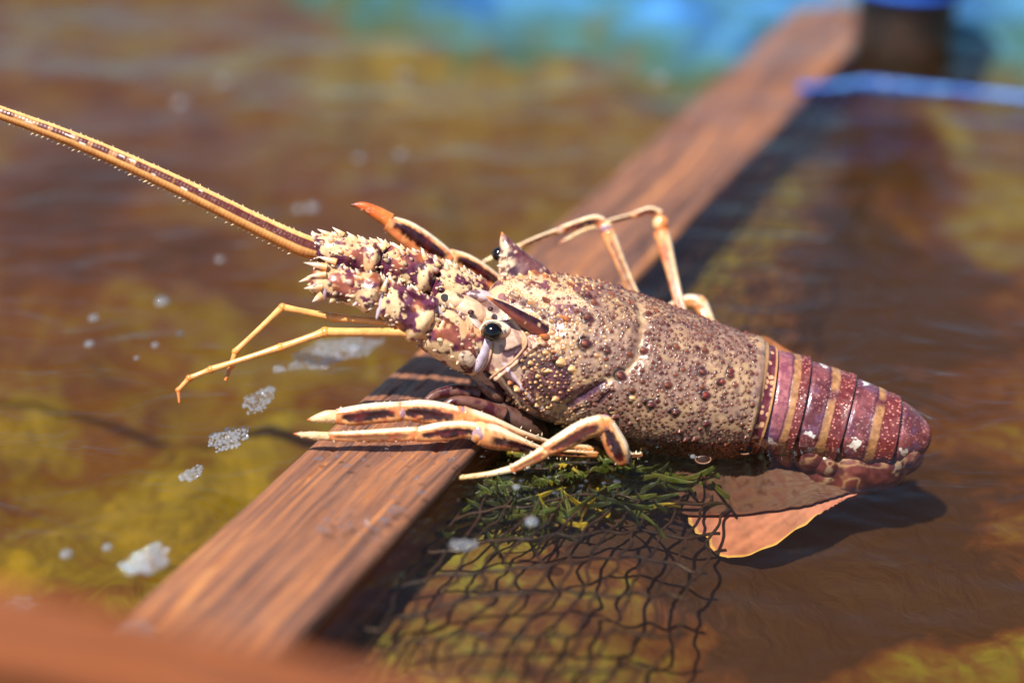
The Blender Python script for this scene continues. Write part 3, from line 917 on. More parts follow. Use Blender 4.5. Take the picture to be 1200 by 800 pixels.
# --- eyes on short stalks
camdir = norm(CAMP - PD(577, 389, 0))
ax3 = np.array([RGT, UPV, -FWD])
def eye(u, v, dz, r, label, stalk=True):
    g = Geo()
    ellipsoid(g, PD(u, v, dz), (r * 1.03, r, r), ax3, srgb(10, 6, 7), 40, 48)
    e = make('eye', g, M_EYE, lob, PD(u, v, dz)); e['label'] = label
    if stalk:
        g = Geo()
        def cf(L, V):
            n_ = fbm(V, 2.5, 3, 3)
            c = mixc(srgb(232, 214, 200), srgb(206, 160, 124), sstep(0.4, 0.6, n_))
            return mixc(c, DKPUR, sstep(0.24, 0.18, worley(V, 2.2, 9)[0]) * 0.8)
        ellipsoid(g, PD(u + 8, v - 2, dz + 0.65), (.62, .42, .6), ax3, None, colf=cf)
        # pale rim curving over the eye
        an = np.radians(np.linspace(8, 172, 24))
        ringp = [(*PD(u + 14.2 * math.cos(a), v - 13.2 * math.sin(a), dz + 0.05), .05, .05) for a in an]
        loft(g, ringp, (0, -1, 0.01), lambda t, ph, Pp: np.broadcast_to(srgb(240, 214, 176), Pp.shape), 30, 10)
        make('eyestalk', g, M_SHELL, e, PD(u, v, dz))
    return e
eye(577, 389, 0.22, 0.385, 'glossy black near eye under the dark horn')
eye(585, 298, 3.2, 0.30, 'far eye half hidden behind the purple horn', False)

# plates between the eyes and the feelers
g = Geo()
def plate(u, v, dz, R3, c, ang=0, seed=1, spots=0.5):
    a = math.radians(ang)
    x = RGT * math.cos(a) + UPV * math.sin(a); y = -RGT * math.sin(a) + UPV * math.cos(a)
    def cf(L, V):
        c_ = np.broadcast_to(np.asarray(c), V.shape).copy()
        n_ = fbm(V, 1.9, seed, 3)
        return mixc(c_, MAROON, spots * sstep(0.56, 0.62, n_))
    ellipsoid(g, PD(u, v, dz), R3, np.array([x, y, -FWD]), None, colf=cf, n=36, m=44)
plate(548, 364, 1.45, (.95, .55, .7), srgb(222, 184, 148), -30, 2, 1.0)
plate(556, 385, .9, (.62, .34, .5), srgb(222, 200, 186), -60, 3, 0.3)
plate(567, 410, .85, (.95, .3, .45), srgb(196, 176, 190), 70, 4, 0.0)
plate(542, 408, .75, (.85, .5, .6), srgb(226, 196, 168), -62, 5, 0.9)
plate(528, 395, .6, (.7, .42, .5), srgb(236, 196, 136), -20, 6, 0.9)
plate(530, 353, 1.25, (.7, .4, .5), srgb(226, 188, 150), -15, 8, 0.9)
plate(560, 347, 2.0, (.8, .3, .6), srgb(214, 184, 186), -10, 12, 0.8)
plate(600, 392, 1.05, (.75, .5, .5), srgb(214, 178, 150), -50, 13, 0.25)
for (u, v, r) in ((517, 340, .16), (524, 372, .15), (533, 389, .13), (548, 396, .12), (540, 380, .1), (552, 366, .14), (575, 362, .13)):
    ellipsoid(g, PD(u, v, 0.55), (r, r * .8, .2), ax3, MAROON * 0.8, 12, 14)
# thin ridges edging the plates
for pts in (((547, 356, .9), (552, 372, .6), (556, 388, .45), (554, 400, .45)), ((566, 372, .5), (573, 402, .3), (570, 425, .4), (560, 440, .6)),
            ((600, 372, .3), (611, 388, .3), (614, 402, .35), (600, 422, .3), (585, 436, .4), (572, 446, .6))):
    loft(g, [(*(on_body(p[0], p[1])[0] + (CAMP - on_body(p[0], p[1])[0]) * (.05 / 66)), .055, .055) for p in pts], (0, -1, 0.3), lambda t, ph, Pp: np.broadcast_to(srgb(208, 162, 130), Pp.shape), 40, 12)
make('face_plate', g, M_SHELL, lob, PD(548, 385, 1))
# under-face: jaw plates
g = Geo()
plate(596, 484, 3.2, (1.9, .7, 1.2), srgb(96, 66, 56), -33, 15, 0.6)
plate(572, 455, 2.2, (.8, .3, .5), srgb(150, 110, 90), -40, 17, 0.5)
make('jaw_plate', g, M_SHELL, lob, PD(600, 478, 1.5))
g = Geo()
for k, (pts) in enumerate((((560, 462, 2.2), (535, 458, 1.9), (512, 462, 1.7), (500, 470, 1.5)), ((590, 486, 2.0), (560, 474, 1.6), (535, 470, 1.3), (520, 476, 1.2)))):
    loft(g, [(*PD(*p), .3 - .05 * i, .34 - .06 * i) for i, p in enumerate(pts)], (0, -1, 0), lambda t, ph, Pp: mixc(srgb(120, 78, 66), MAROON, sstep(.45, .6, fbm(Pp, 2.2, 4, 3))), 50, 20)
make('mouthpart', g, M_SHELL, lob, PD(540, 466, 1.8))

# --- feeler bases: three stout spiny rings each
def ped_col(seed):
    def f(t, ph, Pp):
        c = mixc(srgb(234, 194, 146), srgb(96, 40, 66), sstep(0.49, 0.54, fbm(Pp, 2.3, seed, 3)))
        c = mixc(c, MAROON, sstep(0.60, 0.64, fbm(Pp, 2.8, seed + 4, 2)))
        c = mixc(c, srgb(214, 120, 60), 0.4 * sstep(0.5, 0.7, fbm(Pp, 1.1, seed + 7, 2)))
        return c
    return f
def peduncle(pts, seed, label, orig, gaps, nsp, tipspines):
    g = Geo()
    def disp(t, ph, Pp, qq):
        d = 0.10 * (fbm(Pp, 2.5, seed + 1, 3) - 0.5)
        for gq in gaps: d = d - 0.30 * np.exp(-((t - gq) / 0.018) ** 2) + 0.10 * np.exp(-((t - gq - 0.05) / 0.03) ** 2)
        return d
    Cc, Tt, Ss, Uu = loft(g, pth(pts), (0, -1, 0.25), ped_col(seed), 170, 110, disp)
    Rr, qq = catmull(pth(pts), 170)
    rg = np.random.default_rng(seed)
    tot = qq[-1]
    for k in range(nsp):
        i = int(rg.integers(6, 168)); a = rg.uniform(-70, 150)
        ca, sa = math.cos(math.radians(a)), math.sin(math.radians(a))
        n_ = norm(Ss[i] * ca + Uu[i] * sa)
        p = Cc[i] + Ss[i] * ca * Rr[i, 3] + Uu[i] * sa * Rr[i, 4]
        crest = 1.0 if (a > 60 or rg.random() < 0.25) else 0.45
        h = rg.uniform(.08, .24) * (0.4 + 0.75 * crest); r = h * rg.uniform(.38, .6)
        t = rg.random()
        c0, c1 = ((srgb(150, 66, 60), CREAMW), (srgb(226, 150, 80), CREAMW), (srgb(86, 30, 52), CREAM), (srgb(236, 196, 130), CREAMW))[int(t * 4)]
        cone(g, p - n_ * 0.02, n_ * rg.uniform(.5, .9) + Tt[i] * rg.uniform(.4, .9), r, h, c0, c1, 7)
    for (u, v, dz, du, dv, h, r) in tipspines:
        d = PD(u + du, v + dv, dz) - PD(u, v, dz)
        cone(g, PD(u, v, dz), d, r, h, srgb(232, 170, 110), CREAMW, 10)
    o = make('antenna_base', g, M_SHELL, lob, orig)
    o['label'] = label
    return o
far_ped = peduncle([(560, 352, 2.6, .85, .95), (535, 343, 2.3, .9, .95), (500, 326, 1.9, .82, .88), (462, 312, 1.6, .76, .80), (425, 302, 1.4, .72, .74), (395, 295, 1.2, .62, .66), (374, 291, 1.1, .5, .52), (362, 289, 1.05, .42, .44)],
         120, 'upper spiny base carrying the long antenna', PD(460, 312, 1.6), (0.30, 0.60), 360,
         [(385, 275, 1.0, -8, -4, .5, .12), (400, 274, 1.0, -8, -6, .45, .12), (452, 288, 1.2, -6, -6, .5, .12), (470, 292, 1.2, -8, -4, .4, .12), (498, 302, 1.3, -3, -8, .45, .12), (415, 279, 1.1, -6, -5, .4, .1), (440, 290, 1.1, -8, -5, .4, .11)])
near_ped = peduncle([(562, 410, 1.6, 1.0, 1.15), (540, 400, 1.1, 1.0, 1.12), (510, 384, .6, .92, 1.0), (475, 362, .3, .84, .86), (440, 345, .1, .72, .74), (405, 335, .0, .68, .68), (380, 330, -.05, .66, .62), (368, 328, -.05, .58, .55), (364, 327, -.05, .3, .3)],
         140, 'lower spiny base with cream forward spines and no feeler', PD(470, 358, .3), (0.33, 0.63), 210,
         [(378, 312, -.6, -10, -2, .75, .14), (378, 322, -.7, -10, 1, .6, .13), (374, 336, -.6, -9, 1, .6, .15), (376, 347, -.5, -6, 4, .4, .17), (366, 325, -.5, -9, 3, .55, .12), (390, 306, -.5, -10, -3, .6, .14), (450, 338, -.6, 3, -10, .45, .12)])
# lavender joint skins
g = Geo()
plate(446, 357, -.36, (.1, .6, .1), srgb(196, 172, 180), -16, 21, 0.0)
plate(381, 341, -.56, (.08, .36, .10), srgb(176, 146, 160), -5, 22, 0.2)
plate(514, 362, .12, (.1, .45, .16), srgb(200, 178, 186), 35, 23, 0.0)
make('joint_membrane', g, M_SHELL, near_ped, PD(447, 358, -.5))

# --- the long antenna
def ant_col(t, ph, Pp):
    a = np.where(ph > 180, ph - 360, ph)
    L = t * 34.0
    c = mixc(srgb(242, 176, 104), srgb(214, 112, 48), sstep(5, -60, a))
    c = mixc(c, srgb(246, 206, 130), sstep(45, 80, a) * sstep(140, 100, a) * .6)
    wid = 23 + 5 * (fbm(Pp, 4.0, 5, 2) - .5) * 2
    strip = sstep(wid + 3, wid - 3, abs(a - 28))
    brk = sstep(0.36, 0.46, fbm(np.stack([L * 3.2, 0 * L, 0 * L], -1), 1.0, 9, 2)) 
    strip = strip * np.where(L < 5.5, 1, 0.6 + 0.4 * brk)
    c = mixc(c, srgb(86, 22, 26), strip * .96)
    w, r = worley(np.stack([L * 1.9, a / 22, 0 * L], -1), 1.0, 19)
    c = mixc(c, srgb(246, 232, 222), sstep(.32, .2, w) * (r > .55) * (abs(a - 30) < 22) * (L > 4.0))  # pale dots painted as wet glints along the dark stripe
    return c
def ant_disp(t, ph, Pp, qq):
    return 0.0022 * np.sin(qq * 2 * np.pi / 0.15) + 0.012 * (fbm(Pp, 4, 3, 2) - .5)
g = Geo()
apts = [(372, 293, 1.0, .38, .40), (360, 289, .95, .43, .455), (345, 283, .9, .42, .445), (300, 262, .8, .39, .41), (200, 213, .5, .345, .36), (100, 169, .3, .295, .31), (0, 132, .2, .25, .265), (-150, 80, .3, .24, .25), (-420, -10, .6, .15, .15), (-640, -80, .8, .05, .05)]
AC, AT, AS, AU = loft(g, pth(apts), (0, -1, 0.25), ant_col, 1500, 40, ant_disp)
Ra, qa = catmull(pth(apts), 1500)
rg = np.random.default_rng(5)
s_ = 0.9
while s_ < 17:
    i = int(np.argmin(abs(qa - s_)))
    for a0 in (-78, 96, 20, 52):
        if a0 in (20, 52) and rg.random() < 0.35: continue
        if a0 == 96 and rg.random() < 0.3: continue
        a = a0 + rg.uniform(-8, 8)
        ca, sa = math.cos(math.radians(a)), math.sin(math.radians(a))
        n_ = AS[i] * ca + AU[i] * sa
        p = AC[i] + AS[i] * ca * Ra[i, 3] + AU[i] * sa * Ra[i, 4]
        hh = {-78: .17, 96: .08}.get(a0, .06) * rg.uniform(.7, 1.2) * (1 if s_ < 12 else .6)
        cone(g, p, n_ + AT[i] * .9, hh * .28, hh, srgb(240, 190, 110), CREAMW, 6)
    s_ += rg.uniform(.17, .27)
make('antenna', g, M_LEG, far_ped, PD(360, 289, 1))

# --- small forked feelers (thin, orange)
def thin_feeler(pts, label, orig):
    g = Geo()
    P3 = [(*PD(u, v, dz), r, r) for (u, v, dz, r) in pts]
    def cf(t, ph, Pp):
        c = mixc(srgb(240, 172, 96), srgb(228, 116, 50), sstep(.45, 1.0, t))
        return mixc(c, srgb(250, 214, 140), sstep(60, 90, ph) * sstep(140, 100, ph) * .6)
    # straight runs with knuckles between them
    for a, b in zip(P3[:-1], P3[1:]):
        a = np.array(a); b = np.array(b)
        L = np.linalg.norm(b[:3] - a[:3])
        run = [a + (b - a) * t for t in np.linspace(0, 1, 5)]
        for k, r_ in enumerate(run): r_[3:] *= (1.18, .95, .92, .95, 1.15)[k]
        i = P3.index(tuple(a)) / len(P3)
        loft(g, run, (0, -1, 0.2), lambda t, ph, Pp, i=i: cf(i + t / len(P3), ph, Pp), 26, 16)
    for i, a in enumerate(P3[1:-1]):
        ellipsoid(g, np.array(a[:3]), (a[3] * 1.32,) * 3, ax3, mixc(srgb(244, 172, 84), srgb(226, 110, 36), np.array((i + 1) / len(P3))), 14, 16)
    o = make('antennule', g, M_LEG, lob, orig); o['label'] = label
thin_feeler([(500, 386, .9, .17), (477, 379, .7, .165), (392, 372, .5, .15), (331, 360, .3, .13), (276, 412, .1, .115), (271, 428, .05, .11), (264, 446, -.1, .05)], 'far small orange feeler with a raised elbow', PD(392, 372, .5))
thin_feeler([(510, 396, .4, .19), (485, 389, .2, .19), (381, 389, -.1, .165), (329, 407, -.2, .135), (247, 433, -.4, .12), (222, 443, -.45, .11), (209, 457, -.5, .09), (210, 472, -.6, .03)], 'near small orange feeler with a hooked tip', PD(381, 389, 0))

# --- walking legs
def leg_col(dark=1.0, tipo=0.0, pale=0.0, seed=1, sh=0):
    def f(t, ph, Pp):
        a = np.where(ph > 180, ph - 360, ph) - sh
        n_ = fbm(Pp, 3.2, seed, 3)
        c = mixc(srgb(232, 160, 100), srgb(214, 120, 70), sstep(.4, .65, n_))                     # under side
        c = mixc(c, srgb(240, 216, 184), sstep(26, 44, a + (n_ - .5) * 18) * sstep(175, 150, a))               # pale ridge
        c = mixc(c, srgb(244, 190, 120), .6 * sstep(20, 30, a) * sstep(46, 34, a))
        hw = np.sqrt(np.clip(np.sin(np.pi * np.clip(t, 0, 1)), 0, 1)); nb = fbm(Pp, 6.0, seed + 3, 3) - .5
        panel = sstep(-10 - 34 * hw, 0 - 30 * hw, a + nb * 46) * sstep(2 + 27 * hw, -4 + 22 * hw, a + nb * 18) * sstep(.06, .13, t) * sstep(.95, .88, t)
        c = mixc(c, mixc(srgb(46, 8, 14), srgb(92, 26, 28), sstep(.5, .7, n_)), panel * dark)
        c = mixc(c, srgb(240, 204, 160), pale)
        c = mixc(c, srgb(222, 128, 70), .75 * np.clip(sstep(.08, .0, t) + sstep(.92, 1.0, t), 0, 1))
        edge_ = np.exp(-((a - 31 - nb * 30) / 4.0) ** 2) * sstep(.4, .6, n_)
        c = mixc(c, srgb(150, 70, 44), .7 * edge_)
        sp_ = sstep(.24, .12, worley(Pp, 5.0, seed + 2)[0]) * np.where(a < -30, 1, .45)
        c = mixc(c, srgb(110, 40, 34), .6 * sp_)
        return mixc(c, ORANGE, tipo * sstep(.3, .9, t))
    return f
def leg(segs, label, orig, tip=None, side=(0, -1, 0.35), seed=1, fuzz=0, sh=0):
    """segs: lists of (u, v, dz, width across the view in px, depth radius factor), dark amount"""
    g = Geo()
    rg = np.random.default_rng(seed)
    ends = []
    for k, (pts, dark) in enumerate(segs):
        P3 = [(*PD(u, v, dz), w / 60.0 * .82, w / 60.0) for (u, v, dz, w) in pts]
        def dsp(t, ph, Pp, qq):
            a = np.where(ph > 180, ph - 360, ph)
            w = 0.5 * (P3[0][4] + P3[-1][4])
            return w * (-.16 * np.exp(-((a + 6) / 20) ** 2) * sstep(.05, .2, t) * sstep(.97, .85, t) + .10 * np.exp(-((a - 40) / 14) ** 2))
        Cc, Tt, Ss, Uu = loft(g, P3, side, leg_col(min(1, dark * 1.25), seed=seed + k, sh=sh), 60, 40, dsp)
        if fuzz:
            for _ in range(fuzz):
                i = int(rg.integers(3, 57)); a = math.radians(rg.choice([62, 100, -60]) + rg.uniform(-14, 14))
                rr = np.interp(i, [0, 59], [P3[0][4], P3[-1][4]])
                n_ = Ss[i] * math.cos(a) * .82 + Uu[i] * math.sin(a)
                cone(g, Cc[i] + n_ * rr * .98, n_ + Tt[i] * rg.uniform(-.6, .6), .025, rg.uniform(.06, .12), CREAM, CREAMW, 5)
        ends.append((P3[0], P3[-1], Ss[-1], Uu[-1]))
    for k in range(len(ends) - 1):
        a = ends[k][1]; b = ends[k + 1][0]
        c = (np.array(a[:3]) + np.array(b[:3])) / 2; r = max(a[4], b[4]) * .98
        def cf(L, V):
            c_ = mixc(srgb(244, 200, 140), srgb(226, 132, 66), sstep(.4, .6, fbm(V, 3, 3, 2)))
            return mixc(c_, srgb(150, 120, 150), .8 * sstep(.55, .62, fbm(V, 2.2, 9, 2)))
        ellipsoid(g, c, (r, r, r * .85), ax3, None, colf=cf, n=20, m=24)
    o = make('walking_leg', g, M_LEG, lob, orig); o['label'] = label
    if tip:
        g2 = Geo()
        P3 = [(*PD(u, v, dz), w / 60.0 * .85, w / 60.0) for (u, v, dz, w) in tip[0]]
        cA, cB, cC = tip[1]
        loft(g2, P3, side, lambda t, ph, Pp: mixc(mixc(cA, cB, sstep(.05, .6, t)), cC, sstep(.8, .97, t)), 50, 24)
        for _ in range(30):
            t = rg.uniform(.05, .7); k = t * (len(P3) - 1); i0 = int(k); a0 = np.array(P3[i0]); b0 = np.array(P3[min(i0 + 1, len(P3) - 1)])
            p = a0 + (b0 - a0) * (k - i0)
            an = rg.uniform(0, 6.28)
            n_ = UPV * math.sin(an) + -FWD * math.cos(an)
            cone(g2, p[:3] + n_ * p[4] * .8, n_ * .5 + norm(b0[:3] - a0[:3]), .02, .12, CREAM, CREAM, 5)
        make('leg_tip', g2, M_LEG, o, PD(*tip[0][0][:3]))
    return o

CRT = (srgb(240, 200, 150), srgb(244, 206, 150), srgb(206, 96, 40))
leg([([(700, 530, 2.6, 16), (650, 523, 1.9, 14), (610, 512, .9, 18), (575, 500, .3, 26), (540, 488, .0, 27)], .35),
     ([(538, 489, -.05, 24), (520, 486, -.1, 29), (495, 482, -.15, 28), (468, 481, -.2, 22)], 1.0),
     ([(470, 482, -.2, 24), (440, 484, -.25, 25), (415, 487, -.3, 24), (394, 488, -.35, 18)], 1.0)],
    'near front leg, thick and dark panelled, lying along the beam', PD(540, 488, 0),
    ([(396, 488, -.35, 15), (384, 488, -.4, 15), (372, 490, -.45, 10), (360, 492, -.5, 2)], CRT), seed=3, fuzz=26, sh=6)
leg([([(700, 533, 1.6, 9), (655, 530, .8, 9), (632, 527, .3, 11), (600, 518, -.1, 22), (578, 512, -.3, 30), (562, 508, -.4, 27)], .8),
     ([(562, 505, -.45, 20), (540, 503, -.5, 21), (515, 506, -.55, 23), (488, 509, -.6, 17)], .85),
     ([(490, 508, -.6, 17), (450, 510, -.65, 16), (415, 511, -.7, 13), (384, 511, -.75, 10)], .55)],
    'near second leg, long and straight, pointing left over the beam edge', PD(562, 508, -.4),
    ([(386, 511, -.75, 10), (370, 510, -.8, 9), (355, 509, -.85, 6), (344, 508, -.9, 1.5)], CRT), seed=11, fuzz=26)
leg([([(752, 533, .7, 5), (735, 534, .2, 7), (727, 535, .0, 9)], .2),
     ([(729, 541, -.3, 18), (724, 527, -.5, 27), (716, 510, -.6, 25), (708, 497, -.7, 23)], .9),
     ([(707, 496, -.75, 23), (685, 503, -.85, 24), (662, 516, -.95, 23), (638, 528, -1.0, 16)], .75),
     ([(640, 528, -1.0, 16), (625, 537, -1.0, 14), (605, 547, -1.0, 11), (598, 550, -1.0, 9)], .5)],
    'near third leg bent at a raised knee beside the waterline', PD(707, 497, -.7),
    ([(600, 549, -1.0, 9), (575, 555, -1.0, 7), (545, 559, -1.0, 6), (521, 562, -1.05, 3)], (srgb(240, 214, 170), srgb(240, 200, 140), srgb(226, 150, 70))), seed=17, fuzz=24)
leg([([(600, 350, 4.4, 22), (575, 328, 4.1, 24), (548, 311, 3.9, 27), (526, 301, 3.7, 22)], 1.0),
     ([(526, 308, 3.7, 28), (500, 291, 3.5, 36), (475, 273, 3.3, 32), (454, 261, 3.2, 20)], 1.0)],
    'far front leg with dark maroon panels raised beside the feeler bases', PD(526, 304, 3.7),
    ([(457, 259, 3.2, 20), (442, 250, 3.1, 17), (426, 242, 3.0, 11), (411, 240, 2.9, 2)], (srgb(232, 130, 60), srgb(230, 100, 40), srgb(110, 30, 20))), side=(0, -1, 0.1), seed=23, fuzz=30, sh=30)
leg([([(770, 400, 5.0, 12), (748, 355, 5.4, 13), (728, 310, 5.9, 14), (712, 272, 6.3, 19)], .55),
     ([(707, 262, 6.3, 15), (697, 258, 6.3, 14), (678, 263, 6.2, 13), (657, 270, 6.1, 11)], .95),
     ([(657, 270, 6.1, 9), (632, 279, 6.0, 8), (608, 289, 5.9, 7)], .9)],
    'far second leg arching over the beam behind the head', PD(707, 264, 6.3),
    ([(610, 288, 5.9, 7), (585, 298, 5.8, 6), (560, 310, 5.7, 2)], CRT), seed=29)
leg([([(822, 420, 5.2, 12), (800, 368, 5.9, 13), (787, 318, 6.6, 15), (775, 272, 7.2, 22)], .4),
     ([(774, 252, 7.3, 13), (762, 247, 7.3, 11), (743, 252, 7.2, 9)], .9),
     ([(744, 252, 7.2, 8), (728, 256, 7.1, 7), (700, 264, 7.0, 7)], .8)],
    'far third leg with the tallest pale knee', PD(774, 256, 7.2),
    ([(702, 264, 7.0, 6), (680, 272, 6.9, 5), (655, 285, 6.8, 2)], CRT), seed=31)
leg([([(850, 425, 5.0, 11), (836, 388, 5.8, 13), (828, 370, 6.1, 16), (820, 355, 6.4, 20)], .1),
     ([(818, 354, 6.4, 18), (806, 353, 6.5, 17), (790, 358, 6.5, 12), (770, 372, 6.5, 8)], .1)],
    'far fourth leg, short pale knee just behind the back', PD(820, 356, 6.4), seed=37)

# --- tail fan folded forward under the water
def fin(outline, dz, label, colr, rimc, thick=0.08, lift=0.5, seed=1, slope=0.018, wave=.05):
    O = np.array(outline, float)
    cen = O.mean(0)
    n = len(O)
    k = 30
    OO = np.vstack([O, O[:1]])
    tt = np.linspace(0, n, n * 20, endpoint=False)
    i0 = tt.astype(int); fr_ = (tt - i0)[:, None]
    e = OO[i0] * (1 - fr_) + OO[i0 + 1] * fr_
    rg = np.random.default_rng(seed)
    g = Geo()
    def zz(uv):
        return dz + lift * np.sin((uv[..., 0] - 800) / 60.0) * 0.4 - slope * (uv[..., 1] - 600)
    layers = []
    cols = []
    for s in np.linspace(0, 1, k):
        q_ = cen + (e - cen) * s
        pts = np.array([PD(a[0], a[1], float(zz(a))) for a in q_])
        pts += wave * np.sin(np.arctan2(q_[:, 1] - 560, q_[:, 0] - 990) * 60)[:, None] * UPV * s * .5
        layers.append(pts)
        rib = .5 + .5 * np.sin(np.arctan2(q_[:, 1] - 545, q_[:, 0] - 1010) * 90)
        c = mixc(np.tile(colr, (len(e), 1)), np.asarray(colr) * .6, .6 * sstep(.4, .7, fbm(pts, 1.5, seed, 3)) + .25 * rib)
        c = mixc(c, rimc, 0.95 * float(sstep(.93, .985, s)) * sstep(598, 606, e[:, 1]))
        cols.append(c)
    V = np.vstack(layers); Cc = np.vstack(cols); m_ = len(e)
    g.add(V, grid_faces(k, m_), Cc)
    g.add(V + FWD * thick, grid_faces(k, m_)[:, ::-1], Cc)
    i = np.arange(m_); base = 0; a = (k - 1) * m_
    Fr = np.stack([a + i, a + (i + 1) % m_, a + (i + 1) % m_ + len(V), a + i + len(V)], -1)
    g.f.append(Fr[:, ::-1])
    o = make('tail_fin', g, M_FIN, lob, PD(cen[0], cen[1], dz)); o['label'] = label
    return o
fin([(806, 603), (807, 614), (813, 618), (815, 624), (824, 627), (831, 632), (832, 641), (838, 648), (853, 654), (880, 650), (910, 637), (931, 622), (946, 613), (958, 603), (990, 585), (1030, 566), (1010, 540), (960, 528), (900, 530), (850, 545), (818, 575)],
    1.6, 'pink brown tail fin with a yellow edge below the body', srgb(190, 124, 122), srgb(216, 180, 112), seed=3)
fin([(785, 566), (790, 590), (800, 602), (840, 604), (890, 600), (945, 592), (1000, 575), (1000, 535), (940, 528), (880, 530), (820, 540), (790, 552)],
    1.42, 'tail fin darkened as the shadow of the body over the yellow edged one', srgb(84, 42, 34), srgb(110, 62, 50), seed=5)  # second blade, coloured dark to paint the body's shadow across the fan
fin([(868, 394), (880, 390), (897, 394), (915, 404), (935, 418), (952, 432), (960, 445), (930, 450), (890, 430), (872, 410)],
    4.6, 'brown side plate showing behind the top of the tail', srgb(170, 104, 60), srgb(190, 140, 60), seed=7, slope=0)

# swimmerets: small clear loops under the side
def loop(cx, cy, dz, rx, ry, label, ang=0):
    g = Geo()
    an = np.linspace(-.5, np.pi + .7, 40)
    ca, sa = math.cos(ang), math.sin(ang)
    pts = [(*PD(cx + rx * math.cos(a) * ca - ry * math.sin(a) * sa, cy + rx * math.cos(a) * sa + ry * math.sin(a) * ca, dz), .035, .035) for a in an]
    loft(g, pts, (0.02, -.3, 0.9), lambda t, ph, Pp: np.broadcast_to(srgb(140, 100, 82), Pp.shape), 60, 8)
    ellipsoid(g, PD(cx, cy, dz + .05), (rx / 30., ry / 30., .05), ax3, srgb(50, 25, 22), 12, 24)
    o = make('swimmeret', g, M_FIN, lob, PD(cx, cy, dz)); o['label'] = label
loop(824, 538, .8, 9, 5, 'pale rimmed swimmeret at the end of the carapace')
loop(873, 527, 1.4, 9, 5, 'rounded swimmeret below the first tail ring')
# ------------------------------------------------------------------ net under the water
g = Geo()
O_ = W(360, 740, -3.0)
da = np.array([0.34, 0.94, 0]); db = norm(np.array([1.0, 0.10, 0]))
rg = np.random.default_rng(4)
def netp(a, b_):
    p = O_ + da * a + db * b_
    Q = np.array([[a, b_, 0.0]])
    w1_ = fbm(Q, .35, 1, 3)[0] - .5; w2_ = fbm(Q, .35, 2, 3)[0] - .5; w3_ = fbm(Q, .12, 3, 2)[0] - .5
    p = p + np.array([w1_ * 1.7 + .05 * math.sin(a * 4.1 + b_ * 1.3), w2_ * 1.9 + .06 * math.sin(b_ * 4.3 + a), 0])
    p[2] = -1.5 - .16 * max(0, b_ - 8) + w3_ * 1.0 - 0.012 * max(0, a)
    return p
def beam_right(p):
    return (p - mid) @ BPER - BWID / 2
def twine(pts, r):
    arr = np.array(pts)
    if len(arr) < 4: return
    loft(g, np.hstack([arr, np.full((len(arr), 2), r)]), (0.03, -.2, 1.0), lambda t, ph, Pp: mixc(srgb(54, 30, 22), srgb(34, 18, 15), sstep(.4, .6, fbm(Pp, 2, 4, 2))), len(arr) * 2, 6)
for b_ in np.arange(-14, 14.5, 1.0):
    run = []
    for a in np.arange(-9, 58, .25):
        p = netp(a, b_ + rg.normal() * .02)
        if beam_right(p) > -.3: run.append(p)
        else:
            twine(run, .062); run = []
    twine(run, .062)
for a in np.arange(-9, 58, 2.3):
    run = []
    for b_ in np.arange(-14, 14.3, .25):
        p = netp(a + b_ * 0.16, b_)
        if beam_right(p) > -.3: run.append(p)
    twine(run, .068)
net = make('net', g, M_NET, None, O_)
tag(net, 'dark brown twine net hanging in the water beside the beam', 'net')

# ------------------------------------------------------------------ green weed under the lobster
g = Geo()
rg = np.random.default_rng(9)
def weed_blade(u, v, z, ang, L, w, curl_, c):
    p0 = W(u, v, z)
    n = 16
    t = np.linspace(0, 1, n)
    d = np.array([math.cos(ang), math.sin(ang), 0]); pe = np.array([-d[1], d[0], 0])
    cen = p0 + np.outer(t * L, d) + np.outer(np.sin(t * curl_) * L * .25, pe) + np.outer(.25 * np.sin(t * 7 + u) + .1 * t, [0, 0, 1.0])
    wd = w * np.sin(np.pi * (t * .86 + .1)) ** .7
    rows_ = []
    for s in np.linspace(-1, 1, 7):
        rows_.append(cen + np.outer(wd * s, pe) + np.outer(.12 * np.sin(s * 3 + t * 9 + u), [0, 0, 1.0]))
    V = np.stack(rows_, 1).reshape(-1, 3)
    cc = mixc(np.tile(c, (len(V), 1)), srgb(60, 74, 14), sstep(.45, .65, fbm(V, 1.8, 8, 3)))
    F = grid_faces(n, 7, False)
    g.add(V, F, cc); g.add(V - np.array([0, 0, .03]), F[:, ::-1], cc)
for _ in range(430):
    u = rg.uniform(512, 745); lim = 44 * (1 - 0.7 * sstep(690, 800, u)) * (0.45 + .55 * sstep(505, 600, u))
    v = 538 + rg.random() ** .8 * lim
    z = -1.4 - rg.uniform(0, .9)
    k = rg.random()
    c = srgb(28, 36, 7) if k < .62 else (srgb(70, 72, 11) if k < .9 else srgb(150, 130, 22))
    weed_blade(u, v, z, rg.normal() * .55 + (0.5 if k < .5 else -.3) + (math.pi if rg.random() < .5 else 0), rg.uniform(1.2, 4.6), rg.uniform(.03, .12), rg.uniform(-8, 8), c)
weed = make('seaweed', g, shell_mat('weed', .6, .0, .5, 500, 0), None, W(640, 570, -1.2))
tag(weed, 'bright green seaweed clump just under the water below the lobster', 'seaweed', kind='stuff')

